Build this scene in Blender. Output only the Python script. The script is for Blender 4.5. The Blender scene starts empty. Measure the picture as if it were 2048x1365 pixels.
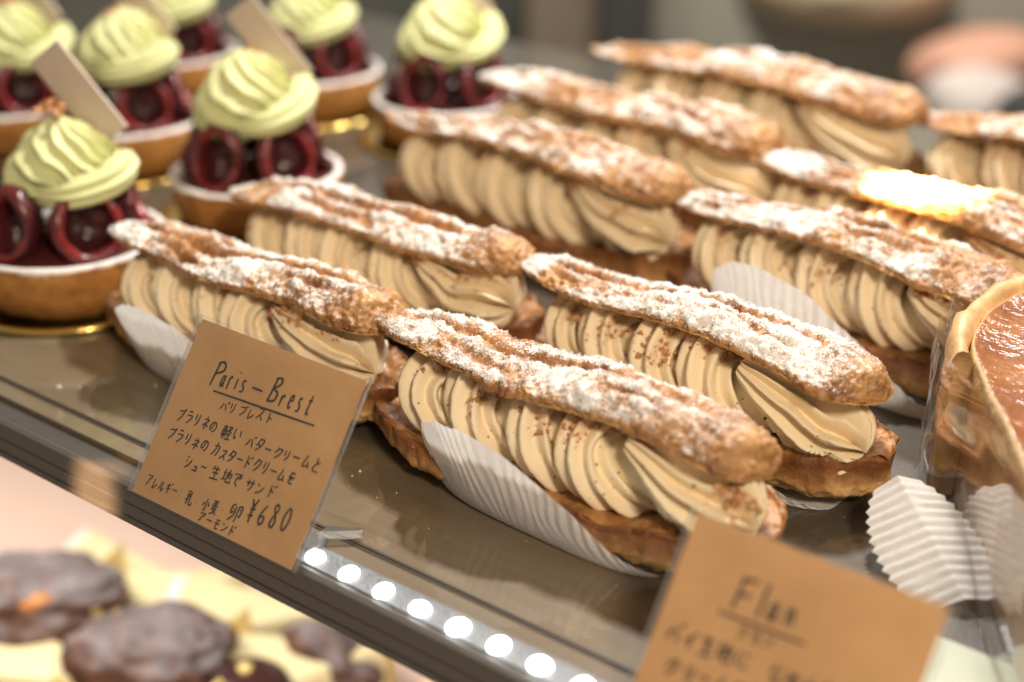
import bpy, math, random
import numpy as np
from mathutils import Vector, Matrix

random.seed(7)
scene = bpy.context.scene
COL = scene.collection

# ------------------------------------------------------------------ camera
cam_d = bpy.data.cameras.new("camera")
cam = bpy.data.objects.new("camera", cam_d)
COL.objects.link(cam)
cam.location = (0, 0, 0.24)
cam.rotation_euler = (math.radians(90 - 25.5), 0, math.radians(37.5))
cam_d.sensor_width = 36.0
cam_d.lens = 2791.0 / 2048.0 * 36.0
cam_d.clip_start = 0.01
cam_d.clip_end = 50
cam_d.dof.use_dof = True
cam_d.dof.focus_distance = 0.448
cam_d.dof.aperture_fstop = 4.5
scene.camera = cam

# ------------------------------------------------------------------ light
world = bpy.data.worlds.new("World")
scene.world = world
world.use_nodes = True
bg = world.node_tree.nodes["Background"]
bg.inputs[0].default_value = (1.0, 0.84, 0.66, 1)
bg.inputs[1].default_value = 0.21


def area(name, loc, target, size, power, color, size_y=None):
    d = bpy.data.lights.new(name, 'AREA')
    d.energy = power
    d.color = color
    d.size = size
    if size_y:
        d.shape = 'RECTANGLE'
        d.size_y = size_y
    o = bpy.data.objects.new(name, d)
    COL.objects.link(o)
    o.location = loc
    o.rotation_euler = (Vector(target) - Vector(loc)).to_track_quat('-Z', 'Y').to_euler()
    return o


def spot(name, loc, target, power, color, angle, blend=0.4, r=0.004):
    d = bpy.data.lights.new(name, 'SPOT')
    d.energy = power
    d.color = color
    d.spot_size = math.radians(angle)
    d.spot_blend = blend
    d.shadow_soft_size = r
    o = bpy.data.objects.new(name, d)
    COL.objects.link(o)
    o.location = loc
    o.rotation_euler = (Vector(target) - Vector(loc)).to_track_quat('-Z', 'Y').to_euler()
    return o


area("key_lamp", (-0.30, 0.66, 0.66), (-0.27, 0.38, 0), 0.05, 5.3, (1.0, 0.94, 0.86))
area("case_strip_lamp", (-0.35, 0.95, 0.62), (-0.35, 0.5, 0), 0.5, 2.4, (0.95, 0.97, 1.0), 0.03)
area("front_fill", (0.30, -0.08, 0.60), (-0.25, 0.35, 0), 0.12, 4.0, (1.0, 0.83, 0.62))  # warm fill light added out of view in front of the case
spot("pane_glare_spot", (-0.02, 0.30, 0.55), (-0.194, 0.530, 0.050), 420.0, (1.0, 0.62, 0.28), 5.6, 1.0)  # unseen spot added; its pool imitates a reflection on the front pane
spot("rail_glare_spot", (-0.30, -0.10, 0.35), (-0.3548, 0.2330, -0.008), 60.0, (1.0, 0.60, 0.32), 3.0, 0.6, 0.005)  # added narrow spot; orange pool stands in for a lamp reflected in the pane

area("lower_case_lamp", (-0.55, 0.30, -0.03), (-0.55, 0.46, -0.26), 0.8, 1.5, (1.0, 0.93, 0.85), 0.06)
area("background_fill", (-0.75, 1.25, 1.6), (-1.3, 2.9, 1.3), 0.5, 90.0, (1.0, 0.93, 0.82))  # unseen light added to brighten the background

vs = scene.view_settings
vs.view_transform = 'Standard'
vs.look = 'None'
vs.exposure = 0.40
vs.gamma = 1
cy = scene.cycles
cy.max_bounces = 6
cy.diffuse_bounces = 3
cy.glossy_bounces = 3
cy.transparent_max_bounces = 10
cy.transmission_bounces = 4
cy.use_denoising = True
cy.sample_clamp_indirect = 4
cy.caustics_reflective = False
cy.caustics_refractive = False


# ------------------------------------------------------------------ helpers
def tag(o, label=None, cat=None, group=None, kind=None):
    if label: o["label"] = label
    if cat: o["category"] = cat
    if group: o["group"] = group
    if kind: o["kind"] = kind
    return o


def empty(name, loc=(0, 0, 0), rz=0.0):
    o = bpy.data.objects.new(name, None)
    COL.objects.link(o)
    o.location = loc
    o.rotation_euler = (0, 0, rz)
    o.empty_display_size = 0.01
    return o


def mesh_obj(name, verts, faces, mat, parent=None, smooth=True, attrs=None):
    me = bpy.data.meshes.new(name)
    me.from_pydata([tuple(v) for v in np.asarray(verts).tolist()], [], faces if isinstance(faces, list) else faces.tolist())
    if smooth:
        me.polygons.foreach_set("use_smooth", [True] * len(me.polygons))
    if attrs:
        for k, v in attrs.items():
            a = me.attributes.new(k, 'FLOAT', 'POINT')
            a.data.foreach_set("value", np.asarray(v, dtype=np.float32))
    me.materials.append(mat)
    me.update()
    o = bpy.data.objects.new(name, me)
    COL.objects.link(o)
    if parent is not None:
        o.parent = parent
    return o


def copy_tree(o, parent=None):
    c = o.copy()
    COL.objects.link(c)
    if parent is not None:
        c.parent = parent
    for ch in list(o.children):
        copy_tree(ch, c)
    return c


_rng = np.random.RandomState(3)
_tab = _rng.rand(64, 64, 64)


def vnoise(P):
    P = np.asarray(P, dtype=float)
    i = np.floor(P).astype(int)
    f = P - i
    f = f * f * (3 - 2 * f)
    r = 0
    for dx in (0, 1):
        for dy in (0, 1):
            for dz in (0, 1):
                w = (f[..., 0] if dx else 1 - f[..., 0]) * (f[..., 1] if dy else 1 - f[..., 1]) * (f[..., 2] if dz else 1 - f[..., 2])
                r = r + w * _tab[(i[..., 0] + dx) % 64, (i[..., 1] + dy) % 64, (i[..., 2] + dz) % 64]
    return r * 2 - 1


def fbm(P, octaves=4, gain=0.5):
    s = 0
    a = 1.0
    P = np.asarray(P, dtype=float)
    for k in range(octaves):
        s = s + a * vnoise(P * (2.03 ** k) + 17.3 * k)
        a *= gain
    return s


def grid_faces(n, m, closed=True, flip=False):
    i = np.arange(n - 1)[:, None]
    j = np.arange(m if closed else m - 1)[None, :]
    a = i * m + j
    b = i * m + (j + 1) % m
    c = (i + 1) * m + (j + 1) % m
    d = (i + 1) * m + j
    F = np.stack([a, b, c, d], -1).reshape(-1, 4)
    return F[:, ::-1] if flip else F


def grid_normals(G, closed=True):
    du = np.gradient(G, axis=0)
    if closed:
        dv = (np.roll(G, -1, 1) - np.roll(G, 1, 1)) / 2
    else:
        dv = np.gradient(G, axis=1)
    n = np.cross(du, dv)
    l = np.linalg.norm(n, axis=-1, keepdims=True)
    return n / np.maximum(l, 1e-12)


def box_vf(x0, x1, y0, y1, z0, z1, off=0):
    v = [(x0, y0, z0), (x1, y0, z0), (x1, y1, z0), (x0, y1, z0), (x0, y0, z1), (x1, y0, z1), (x1, y1, z1), (x0, y1, z1)]
    f = [(0, 3, 2, 1), (4, 5, 6, 7), (0, 1, 5, 4), (1, 2, 6, 5), (2, 3, 7, 6), (3, 0, 4, 7)]
    return v, [tuple(q + off for q in t) for t in f]


def box(name, x0, x1, y0, y1, z0, z1, mat, parent=None, bevel=0.0):
    v, f = box_vf(x0, x1, y0, y1, z0, z1)
    o = mesh_obj(name, v, f, mat, parent, smooth=False)
    if bevel:
        b = o.modifiers.new("bevel", 'BEVEL')
        b.width = bevel
        b.segments = 3
    return o


def lathe(name, prof, mat, parent=None, seg=64, noise=0.0, nf=60, attrs=None, seed=0, loc=None):
    prof = np.array(prof, float)
    th = np.linspace(0, 2 * math.pi, seg, endpoint=False)
    G = np.zeros((len(prof), seg, 3))
    G[..., 0] = prof[:, 0:1] * np.cos(th)
    G[..., 1] = prof[:, 0:1] * np.sin(th)
    G[..., 2] = prof[:, 1:2]
    if noise:
        N = grid_normals(G)
        G = G + N * (fbm(G * nf + seed, 3) * noise)[..., None]
    at = None
    if attrs:
        at = {k: np.repeat(np.array(v, float), seg) for k, v in attrs.items()}
    o = mesh_obj(name, G.reshape(-1, 3), grid_faces(len(prof), seg), mat, parent, attrs=at)
    if loc is not None:
        o.location = loc
    return o


def smooth_poly(pts, n):
    """Catmull-Rom resample of 2-D/3-D points."""
    pts = np.array(pts, float)
    k = len(pts)
    out = []
    P = np.vstack([2 * pts[0] - pts[1], pts, 2 * pts[-1] - pts[-2]])
    for t in np.linspace(0, k - 1 - 1e-9, n):
        i = int(t)
        u = t - i
        p0, p1, p2, p3 = P[i], P[i + 1], P[i + 2], P[i + 3]
        out.append(0.5 * ((2 * p1) + (-p0 + p2) * u + (2 * p0 - 5 * p1 + 4 * p2 - p3) * u * u + (-p0 + 3 * p1 - 3 * p2 + p3) * u ** 3))
    return np.array(out)


# ------------------------------------------------------------------ materials
class NT:
    def __init__(s, name):
        s.m = bpy.data.materials.new(name)
        s.m.use_nodes = True
        s.t = s.m.node_tree
        s.t.nodes.clear()
        s.out = s.t.nodes.new("ShaderNodeOutputMaterial")

    def n(s, typ, **kw):
        nd = s.t.nodes.new(typ)
        for k, v in kw.items():
            if k.startswith("i_"):
                key = k[2:]
                key = int(key) if key.isdigit() else key.replace("_", " ")
                if isinstance(v, bpy.types.NodeSocket):
                    s.t.links.new(v, nd.inputs[key])
                else:
                    nd.inputs[key].default_value = v
            else:
                setattr(nd, k, v)
        return nd

    def noise(s, scale, detail=4, rough=0.55, vec=None, dist=0.0):
        nd = s.n("ShaderNodeTexNoise", i_Scale=scale, i_Detail=detail, i_Roughness=rough, i_Distortion=dist)
        s.t.links.new(vec if vec is not None else s.coord(), nd.inputs["Vector"])
        return nd.outputs["Fac"]

    def coord(s):
        if not hasattr(s, "_c"):
            s._c = s.n("ShaderNodeTexCoord").outputs["Object"]
        return s._c

    def ramp(s, fac, stops):
        nd = s.n("ShaderNodeValToRGB", i_Fac=fac)
        e = nd.color_ramp.elements
        while len(e) < len(stops):
            e.new(0.5)
        for k, (p, c) in enumerate(stops):
            e[k].position = p
            e[k].color = (*c, 1) if len(c) == 3 else c
        return nd.outputs["Color"]

    def mix(s, fac, a, b):
        nd = s.n("ShaderNodeMix", data_type='RGBA')
        for sock, v in ((nd.inputs["Factor"], fac), (nd.inputs[6], a), (nd.inputs[7], b)):
            if isinstance(v, bpy.types.NodeSocket):
                s.t.links.new(v, sock)
            elif isinstance(v, (tuple, list)):
                sock.default_value = (*v, 1) if len(v) == 3 else v
            else:
                sock.default_value = v
        return nd.outputs[2]

    def math(s, op, a, b=0.0, clamp=False):
        nd = s.n("ShaderNodeMath", operation=op, use_clamp=clamp)
        for k, v in ((0, a), (1, b)):
            if isinstance(v, bpy.types.NodeSocket):
                s.t.links.new(v, nd.inputs[k])
            else:
                nd.inputs[k].default_value = v
        return nd.outputs[0]

    def attr(s, name):
        return s.n("ShaderNodeAttribute", attribute_name=name).outputs["Fac"]

    def bump(s, h, strength=0.3, dist=0.001, normal=None):
        nd = s.n("ShaderNodeBump", i_Strength=strength, i_Distance=dist, i_Height=h)
        if normal is not None:
            s.t.links.new(normal, nd.inputs["Normal"])
        return nd.outputs["Normal"]

    def bsdf(s, color=(0.5, 0.5, 0.5), rough=0.5, normal=None, **kw):
        nd = s.n("ShaderNodeBsdfPrincipled")
        for k, v in (("Base Color", color), ("Roughness", rough), ("Normal", normal)):
            if v is None: continue
            if isinstance(v, bpy.types.NodeSocket):
                s.t.links.new(v, nd.inputs[k])
            elif isinstance(v, tuple):
                nd.inputs[k].default_value = (*v, 1)
            else:
                nd.inputs[k].default_value = v
        for k, v in kw.items():
            key = k.replace("_", " ")
            if isinstance(v, bpy.types.NodeSocket):
                s.t.links.new(v, nd.inputs[key])
            else:
                nd.inputs[key].default_value = v
        s.b = nd
        return nd.outputs[0]

    def done(s, shader):
        s.t.links.new(shader, s.out.inputs["Surface"])
        return s.m


def m_choux():
    t = NT("choux_crust")
    tone = t.attr("tone")
    sug = t.attr("sugar")
    n1 = t.noise(90, 6, 0.6)
    n2 = t.noise(420, 4, 0.6)
    crust = t.ramp(t.math('ADD', t.math('MULTIPLY', n1, 0.8), t.math('MULTIPLY', n2, 0.25)),
                   [(0.30, (0.12, 0.048, 0.016)), (0.45, (0.30, 0.135, 0.045)), (0.62, (0.52, 0.275, 0.105)), (0.80, (0.66, 0.40, 0.18))])
    pale = t.ramp(n1, [(0.3, (0.50, 0.25, 0.075)), (0.6, (0.74, 0.46, 0.19)), (0.8, (0.80, 0.58, 0.30))])
    dark = t.ramp(n1, [(0.3, (0.10, 0.030, 0.008)), (0.7, (0.30, 0.10, 0.022))])
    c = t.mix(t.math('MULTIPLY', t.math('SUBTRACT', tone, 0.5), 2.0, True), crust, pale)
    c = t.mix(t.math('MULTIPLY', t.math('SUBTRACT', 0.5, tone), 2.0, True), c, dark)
    g = t.noise(1300, 3, 0.7)
    g2 = t.noise(330, 3, 0.6)
    k = t.math('ADD', t.math('MULTIPLY', t.math('SUBTRACT', g, 0.5), 3.4), t.math('MULTIPLY', t.math('SUBTRACT', g2, 0.5), 2.4))
    k = t.math('ADD', k, t.math('SUBTRACT', t.math('MULTIPLY', sug, 2.0), 0.75))
    k = t.math('MULTIPLY', k, 1.6, True)
    c = t.mix(k, c, (0.80, 0.775, 0.74))
    h = t.math('ADD', t.math('MULTIPLY', n2, 0.6), t.math('MULTIPLY', g, t.math('MULTIPLY', sug, 0.5)))
    h = t.math('ADD', h, t.math('MULTIPLY', t.noise(900, 3, .7), 0.25))
    nrm = t.bump(h, 0.75, 0.0012)
    r = t.math('ADD', 0.42, t.math('MULTIPLY', k, 0.4))
    return t.done(t.bsdf(c, r, nrm, Subsurface_Weight=0.0))


def m_cream(name, base, shade, specks=True, sss=0.12):
    t = NT(name)
    n1 = t.noise(45, 3, 0.5)
    c = t.mix(n1, base, shade)
    if specks:
        sp = t.n("ShaderNodeTexVoronoi", i_Scale=420.0)
        t.t.links.new(t.coord(), sp.inputs["Vector"])
        sep = t.n("ShaderNodeSeparateColor", i_0=sp.outputs["Color"])
        on = t.math('MULTIPLY', t.math('GREATER_THAN', sep.outputs[0], 0.90), t.math('LESS_THAN', sp.outputs["Distance"], 0.20))
        c = t.mix(t.math('MULTIPLY', on, 0.7), c, (0.22, 0.10, 0.035))
        dust = t.attr("dust")
        g = t.noise(1100, 3, 0.7)
        k = t.math('MULTIPLY', t.math('ADD', t.math('MULTIPLY', t.math('SUBTRACT', g, 0.5), 4.0), t.math('SUBTRACT', t.math('MULTIPLY', dust, 2.2), 1.0)), 1.2, True)
        c = t.mix(t.math('MULTIPLY', k, 0.6), c, (0.66, 0.40, 0.20))
    h = t.math('ADD', t.noise(260, 3, 0.6), t.math('MULTIPLY', t.noise(1200, 2, .6), 0.25))
    nrm = t.bump(h, 0.16, 0.0012)
    return t.done(t.bsdf(c, 0.52, nrm, Specular_IOR_Level=0.32, Subsurface_Weight=sss, Subsurface_Radius=(0.006, 0.003, 0.0015), Subsurface_Scale=0.6))


def m_paper():
    t = NT("glassine_paper")
    n = t.noise(300, 5, 0.6)
    col = t.ramp(n, [(0.3, (0.82, 0.80, 0.78)), (0.7, (0.91, 0.89, 0.87))])
    nrm = t.bump(n, 0.25, 0.0006)
    p = t.bsdf(col, 0.55, nrm)
    tr = t.n("ShaderNodeBsdfTranslucent", i_Color=col, i_Normal=nrm)
    mx = t.n("ShaderNodeMixShader", i_Fac=0.42, i_1=p, i_2=tr.outputs[0])
    return t.done(mx.outputs[0])


def m_plain(name, color, rough=0.5, var=0.15, scale=60, bump=0.0, **kw):
    t = NT(name)
    n = t.noise(scale, 4, 0.6)
    c = t.mix(n, tuple(max(0, x * (1 - var)) for x in color), tuple(min(1, x * (1 + var)) for x in color))
    nrm = t.bump(n, bump, 0.001) if bump else None
    return t.done(t.bsdf(c, rough, nrm, **kw))


def m_kraft():
    t = NT("kraft_paper")
    n = t.noise(35, 3, 0.6)
    mp = t.n("ShaderNodeMapping", i_Scale=(1, 6, 1))
    t.t.links.new(t.coord(), mp.inputs[0])
    n2 = t.noise(900, 4, 0.7, vec=mp.outputs[0])
    k = t.math('ADD', t.math('MULTIPLY', n, 0.7), t.math('MULTIPLY', n2, 0.3))
    c = t.ramp(k, [(0.3, (0.48, 0.25, 0.095)), (0.55, (0.60, 0.33, 0.13)), (0.75, (0.68, 0.39, 0.17))])
    return t.done(t.bsdf(c, 0.62, t.bump(n2, 0.15, 0.0005)))


def m_film(name="clear_film", haze=0.05, gl=0.9):
    t = NT(name)
    tr = t.n("ShaderNodeBsdfTransparent")
    g = t.n("ShaderNodeBsdfGlossy", i_Roughness=0.06)
    d = t.n("ShaderNodeBsdfDiffuse", i_Color=(0.9, 0.9, 0.9, 1))
    n = t.noise(25, 3, 0.5)
    nrm = t.bump(n, 0.2, 0.002)
    t.t.links.new(nrm, g.inputs["Normal"])
    f = t.n("ShaderNodeFresnel", i_IOR=1.35)
    m1 = t.n("ShaderNodeMixShader", i_Fac=haze, i_1=tr.outputs[0], i_2=d.outputs[0])
    fac = t.math('MULTIPLY', f.outputs[0], gl)
    m2 = t.n("ShaderNodeMixShader", i_Fac=fac, i_1=m1.outputs[0], i_2=g.outputs[0])
    return t.done(m2.outputs[0])


def m_shelf():
    t = NT("shelf_surface")
    mp = t.n("ShaderNodeMapping", i_Scale=(5, 190, 1))
    t.t.links.new(t.coord(), mp.inputs[0])
    g = t.noise(1.0, 5, 0.65, vec=mp.outputs[0], dist=0.4)
    n = t.noise(7, 3, 0.6)
    k = t.math('ADD', t.math('MULTIPLY', g, 0.5), t.math('MULTIPLY', n, 0.5))
    c = t.ramp(k, [(0.3, (0.090, 0.062, 0.036)), (0.5, (0.160, 0.110, 0.063)), (0.7, (0.230, 0.162, 0.096))])
    c = t.mix(t.math('MULTIPLY', t.n("ShaderNodeSeparateXYZ", i_0=t.coord()).outputs[0], -0.8, True), c, (0.20, 0.195, 0.14))
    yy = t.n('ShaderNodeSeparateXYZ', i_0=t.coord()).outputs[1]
    rear_shade = t.math('MULTIPLY', t.math('SUBTRACT', yy, 0.300), 160.0, True)  # shade among the eclair rows painted into the board behind the front row
    c = t.mix(t.math('MULTIPLY', rear_shade, 0.8), c, (0.052, 0.048, 0.042))
    nrm = t.bump(g, 0.12, 0.0005)
    return t.done(t.bsdf(c, 0.45, nrm, Coat_Weight=1.0, Coat_Roughness=0.025, Coat_IOR=1.65))


def m_emit(name, color, strength):
    t = NT(name)
    e = t.n("ShaderNodeEmission", i_Color=(*color, 1), i_Strength=strength)
    return t.done(e.outputs[0])


def m_cherry():
    t = NT("cherry_flesh")
    k = t.attr("tone")
    n = t.noise(250, 3, 0.6)
    c = t.ramp(k, [(0.0, (0.012, 0.004, 0.005)), (0.35, (0.05, 0.006, 0.010)), (0.6, (0.30, 0.016, 0.016)), (0.8, (0.17, 0.009, 0.012)), (1.0, (0.055, 0.008, 0.016))])
    n3 = t.noise(75, 3, 0.6)
    c = t.mix(t.math('MULTIPLY', t.math('SUBTRACT', n3, 0.44), 5.0, True), c, t.mix(0.75, c, (0.035, 0.006, 0.012)))
    c = t.mix(t.math('MULTIPLY', n, 0.16), c, (0.40, 0.10, 0.09))
    return t.done(t.bsdf(c, 0.3, t.bump(n, 0.6, 0.001), Coat_Weight=0.35, Coat_Roughness=0.12))


def m_tart():
    t = NT("tart_crust")
    n = t.noise(120, 5, 0.6)
    sug = t.attr("sugar")
    c = t.ramp(n, [(0.3, (0.34, 0.13, 0.030)), (0.55, (0.55, 0.25, 0.062)), (0.75, (0.66, 0.34, 0.10))])
    k = t.math('MULTIPLY', t.math('ADD', t.math('MULTIPLY', t.math('SUBTRACT', n, 0.5), 2.5), t.math('SUBTRACT', t.math('MULTIPLY', sug, 2.2), 0.9)), 1.5, True)
    c = t.mix(k, c, (0.85, 0.80, 0.76))
    return t.done(t.bsdf(c, 0.6, t.bump(n, 0.5, 0.001)))


M = dict(
    choux=m_choux(),
    cream=m_cream("praline_cream", (0.94, 0.80, 0.575), (0.88, 0.71, 0.465)),
    green=m_cream("pistachio_cream", (0.76, 0.77, 0.42), (0.64, 0.66, 0.32), False, 0.1),
    paper=m_paper(), kraft=m_kraft(), shelf=m_shelf(), cherry=m_cherry(), tart=m_tart(),
    film=m_film("clear_film", 0.02, 0.5), sleeve=m_film("clear_sleeve", 0.02, 0.35), acrylic=m_film("clear_acrylic", 0.16, 1.0),
    sugar=m_plain("powdered_sugar", (0.82, 0.81, 0.80), 0.6, 0.03),
    crumb=m_plain("praline_crumb", (0.52, 0.24, 0.10), 0.5, 0.5, 400),
    crumbdark=m_plain("hazelnut_skin", (0.10, 0.04, 0.015), 0.5, 0.3, 400),
    ink=m_plain("black_ink", (0.010, 0.009, 0.008), 0.4, 0.1),
    gold=m_plain("gold_foil", (0.95, 0.66, 0.20), 0.16, 0.06, 120, 0.15, Metallic=1.0),
    steel=m_plain("brushed_rail", (0.115, 0.104, 0.092), 0.42, 0.06, 200, 0.0, Metallic=0.35),
    raildark=m_plain("dark_rail", (0.060, 0.052, 0.045), 0.4, 0.1, 100),
    railline=m_plain("bright_rail_edge", (0.62, 0.48, 0.34), 0.3, 0.1, 100, Metallic=0.8),
    satin=m_plain("satin_strip", (0.20, 0.21, 0.22), 0.5, 0.6, 900, 0.4, Metallic=0.4),
    led=m_emit("led_glow", (0.93, 0.97, 1.0), 7.0),
    plaque=m_plain("beige_plaque", (0.56, 0.46, 0.37), 0.45, 0.05),
    filling=m_plain("tart_filling", (0.10, 0.022, 0.018), 0.25, 0.4),
    cocoa=m_plain("cocoa_crust", (0.045, 0.020, 0.014), 0.5, 0.5, 60, 0.5),
)


def m_dusted():
    t = NT("dusted_chocolate")
    n = t.noise(38, 4, 0.6)
    n2 = t.noise(130, 3, 0.6)
    geo = t.n("ShaderNodeNewGeometry")
    nz = t.n("ShaderNodeSeparateXYZ", i_0=t.n("ShaderNodeTexCoord").outputs["Normal"]).outputs[2]
    k = t.math('MULTIPLY', t.math('ADD', t.math('MULTIPLY', n, 1.6), t.math('SUBTRACT', t.math('MULTIPLY', nz, 0.5), 0.85)), 1.5, True)
    c = t.ramp(n2, [(0.3, (0.035, 0.015, 0.010)), (0.7, (0.15, 0.055, 0.026))])
    c = t.mix(t.math('MULTIPLY', k, 0.75), c, (0.28, 0.265, 0.28))
    return t.done(t.bsdf(c, 0.6, t.bump(n2, 0.5, 0.002)))


M["dusted"] = m_dusted()
M["yellow"] = m_plain("yellow_wax_paper", (0.72, 0.54, 0.20), 0.5, 0.10, 20)
M["yellowpale"] = m_plain("pale_custard", (0.82, 0.72, 0.42), 0.45, 0.06, 20)
M["pink"] = m_plain("pink_tray", (0.86, 0.64, 0.53), 0.5, 0.05, 10)
M["glaze"] = m_plain("dark_glaze", (0.055, 0.022, 0.020), 0.18, 0.1, 20, 0.0, Coat_Weight=0.5)


# ------------------------------------------------------------------ shelf
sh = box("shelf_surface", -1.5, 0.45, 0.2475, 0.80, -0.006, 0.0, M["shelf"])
tag(sh, kind="structure")
gr = empty("shelf_groove", (0, 0.2555, 0.0))
tag(gr, "thin double groove line running along the front of the glossy shelf", "trim")
box("groove_line", -1.5, 0.45, 0.0, 0.0009, 0.0002, 0.0006, M["raildark"], gr)
box("groove_edge", -1.5, 0.45, -0.0011, -0.0007, 0.0002, 0.0004, M["steel"], gr)

rail = empty("shelf_rail", (0, 0.2335, 0))
tag(rail, "grey grooved metal rail along the front edge of the upper shelf", "rail")


def extrude(name, prof, x0, x1, mat, parent):
    n = len(prof)
    v = [(x0, y, z) for y, z in prof] + [(x1, y, z) for y, z in prof]
    f = [(i, (i + 1) % n, n + (i + 1) % n, n + i) for i in range(n)]
    f += [tuple(range(n))[::-1], tuple(range(n, 2 * n))]
    o = mesh_obj(name, v, f, mat, parent, smooth=False)
    b = o.modifiers.new("bevel", 'BEVEL')
    b.width = 0.00018
    b.segments = 2
    return o


extrude("rail_body", [(0.0138, -0.0020), (0.0034, -0.0020), (0.0034, 0.0012), (0.0018, 0.0016), (0.0, 0.0010), (-0.0004, -0.0002), (-0.0008, -0.0045),
                      (-0.0001, -0.0047), (-0.0001, -0.0051), (-0.0009, -0.0053), (-0.0013, -0.0092), (-0.0005, -0.0094),
                      (-0.0005, -0.0100), (-0.0015, -0.0102), (-0.0019, -0.0120), (0.0010, -0.0126), (0.0010, -0.0140), (0.0138, -0.0140)],
        -1.5, 0.45, M["steel"], rail)
box("rail_inlay", -1.5, 0.45, -0.00105, -0.00095, -0.0078, -0.0074, M["railline"], rail)
box("rail_seal", -1.5, 0.45, 0.00342, 0.0046, -0.0019, 0.0004, M["raildark"], rail)

# led strip right behind the rail
ls = empty("led_strip", (0, 0.2412, 0))
tag(ls, "strip of glowing white round lamps set behind the shelf front rail", "light strip")
box("strip_housing", -0.272, 0.10, -0.0030, 0.0062, -0.0019, 0.0008, M["satin"], ls)
for k in range(26):
    x = -0.2600 + 0.01395 * k
    lathe("led_lamp", [(0.0, 0.0024), (0.0016, 0.0023), (0.0028, 0.0017), (0.0033, 0.0010), (0.0033, 0.0004)], M["led"], ls, seg=20, loc=(x, 0.0006 + random.uniform(-0.0003, 0.0003), 0.0004)).scale = (random.uniform(0.85, 1.2), random.uniform(0.85, 1.15), 1)


# ------------------------------------------------------------------ eclairs
def super_ring(L, n):
    u = np.linspace(0, 1, n)
    return -L / 2 + L * (0.5 - 0.5 * np.cos(math.pi * u)) * 0.35 + (L * u) * 0.65 + 0 * u


def base_mesh(seed, L=0.155):
    n, m = 220, 84
    s = np.linspace(-1, 1, n)
    s = np.sign(s) * (1 - (1 - np.abs(s)) ** 1.6)
    a = np.linspace(0, 2 * math.pi, m, endpoint=False)
    S, A = np.meshgrid(s, a, indexing='ij')
    w = np.maximum(1 - np.abs(S) ** 3.4, 0.0) ** 0.46
    hw = 0.0245 * w * (1 + 0.05 * fbm(np.stack([S * 3 + seed, S * 0, S * 0], -1), 2))
    rim = 0.0190 + 0.0075 * np.clip(S, 0, 1) ** 2.5 + 0.0015 * fbm(np.stack([S * 7 + seed, np.sign(np.cos(A)) * 2, S * 0], -1), 2)
    rim = rim * (0.62 + 0.38 * np.maximum(w, 0) ** 0.6)
    ca, sa = np.cos(A), np.sin(A)
    Y = hw * np.sign(ca) * np.abs(ca) ** 0.75
    Z = np.where(sa < 0, 0.0105 * (1 - np.abs(sa) ** 0.8) + 0.0006, 0)
    top = rim - 0.0065 * np.clip(sa, 0, 1) ** 0.5 * np.clip(w, 0, 1)
    Z = np.where(sa < 0, 0.0105 + (Z - 0.0105) * (0.3 + 0.7 * w), top)
    # blend around the widest line
    k = np.clip(np.abs(sa) * 6, 0, 1)
    Z = np.where(sa >= 0, 0.0105 + (Z - 0.0105) * k ** 0.6, Z)
    X = S * L / 2 + 0.001
    G = np.stack([X, Y, Z], -1)
    N = grid_normals(G)
    d = 0.0011 * fbm(G * 90 + seed * 3.1, 3) + 0.0007 * fbm(G * 300 + seed, 3) + 0.0009 * np.clip(-fbm(G * 520 + seed * 2, 2) - 0.35, 0, 1)
    G = G - N * np.clip(d, -0.002, 0.002)[..., None]
    G[..., 2] = np.maximum(G[..., 2], 0.0003)
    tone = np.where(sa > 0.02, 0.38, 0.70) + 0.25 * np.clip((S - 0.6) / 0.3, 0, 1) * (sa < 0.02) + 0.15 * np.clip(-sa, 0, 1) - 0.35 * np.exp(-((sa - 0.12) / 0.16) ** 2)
    sugar = np.clip(0.25 + 0.8 * fbm(G * 55 + 9, 2), 0, 1) * np.exp(-((sa - 0.15) / 0.25) ** 2) * 0.55
    return G, tone, sugar


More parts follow.
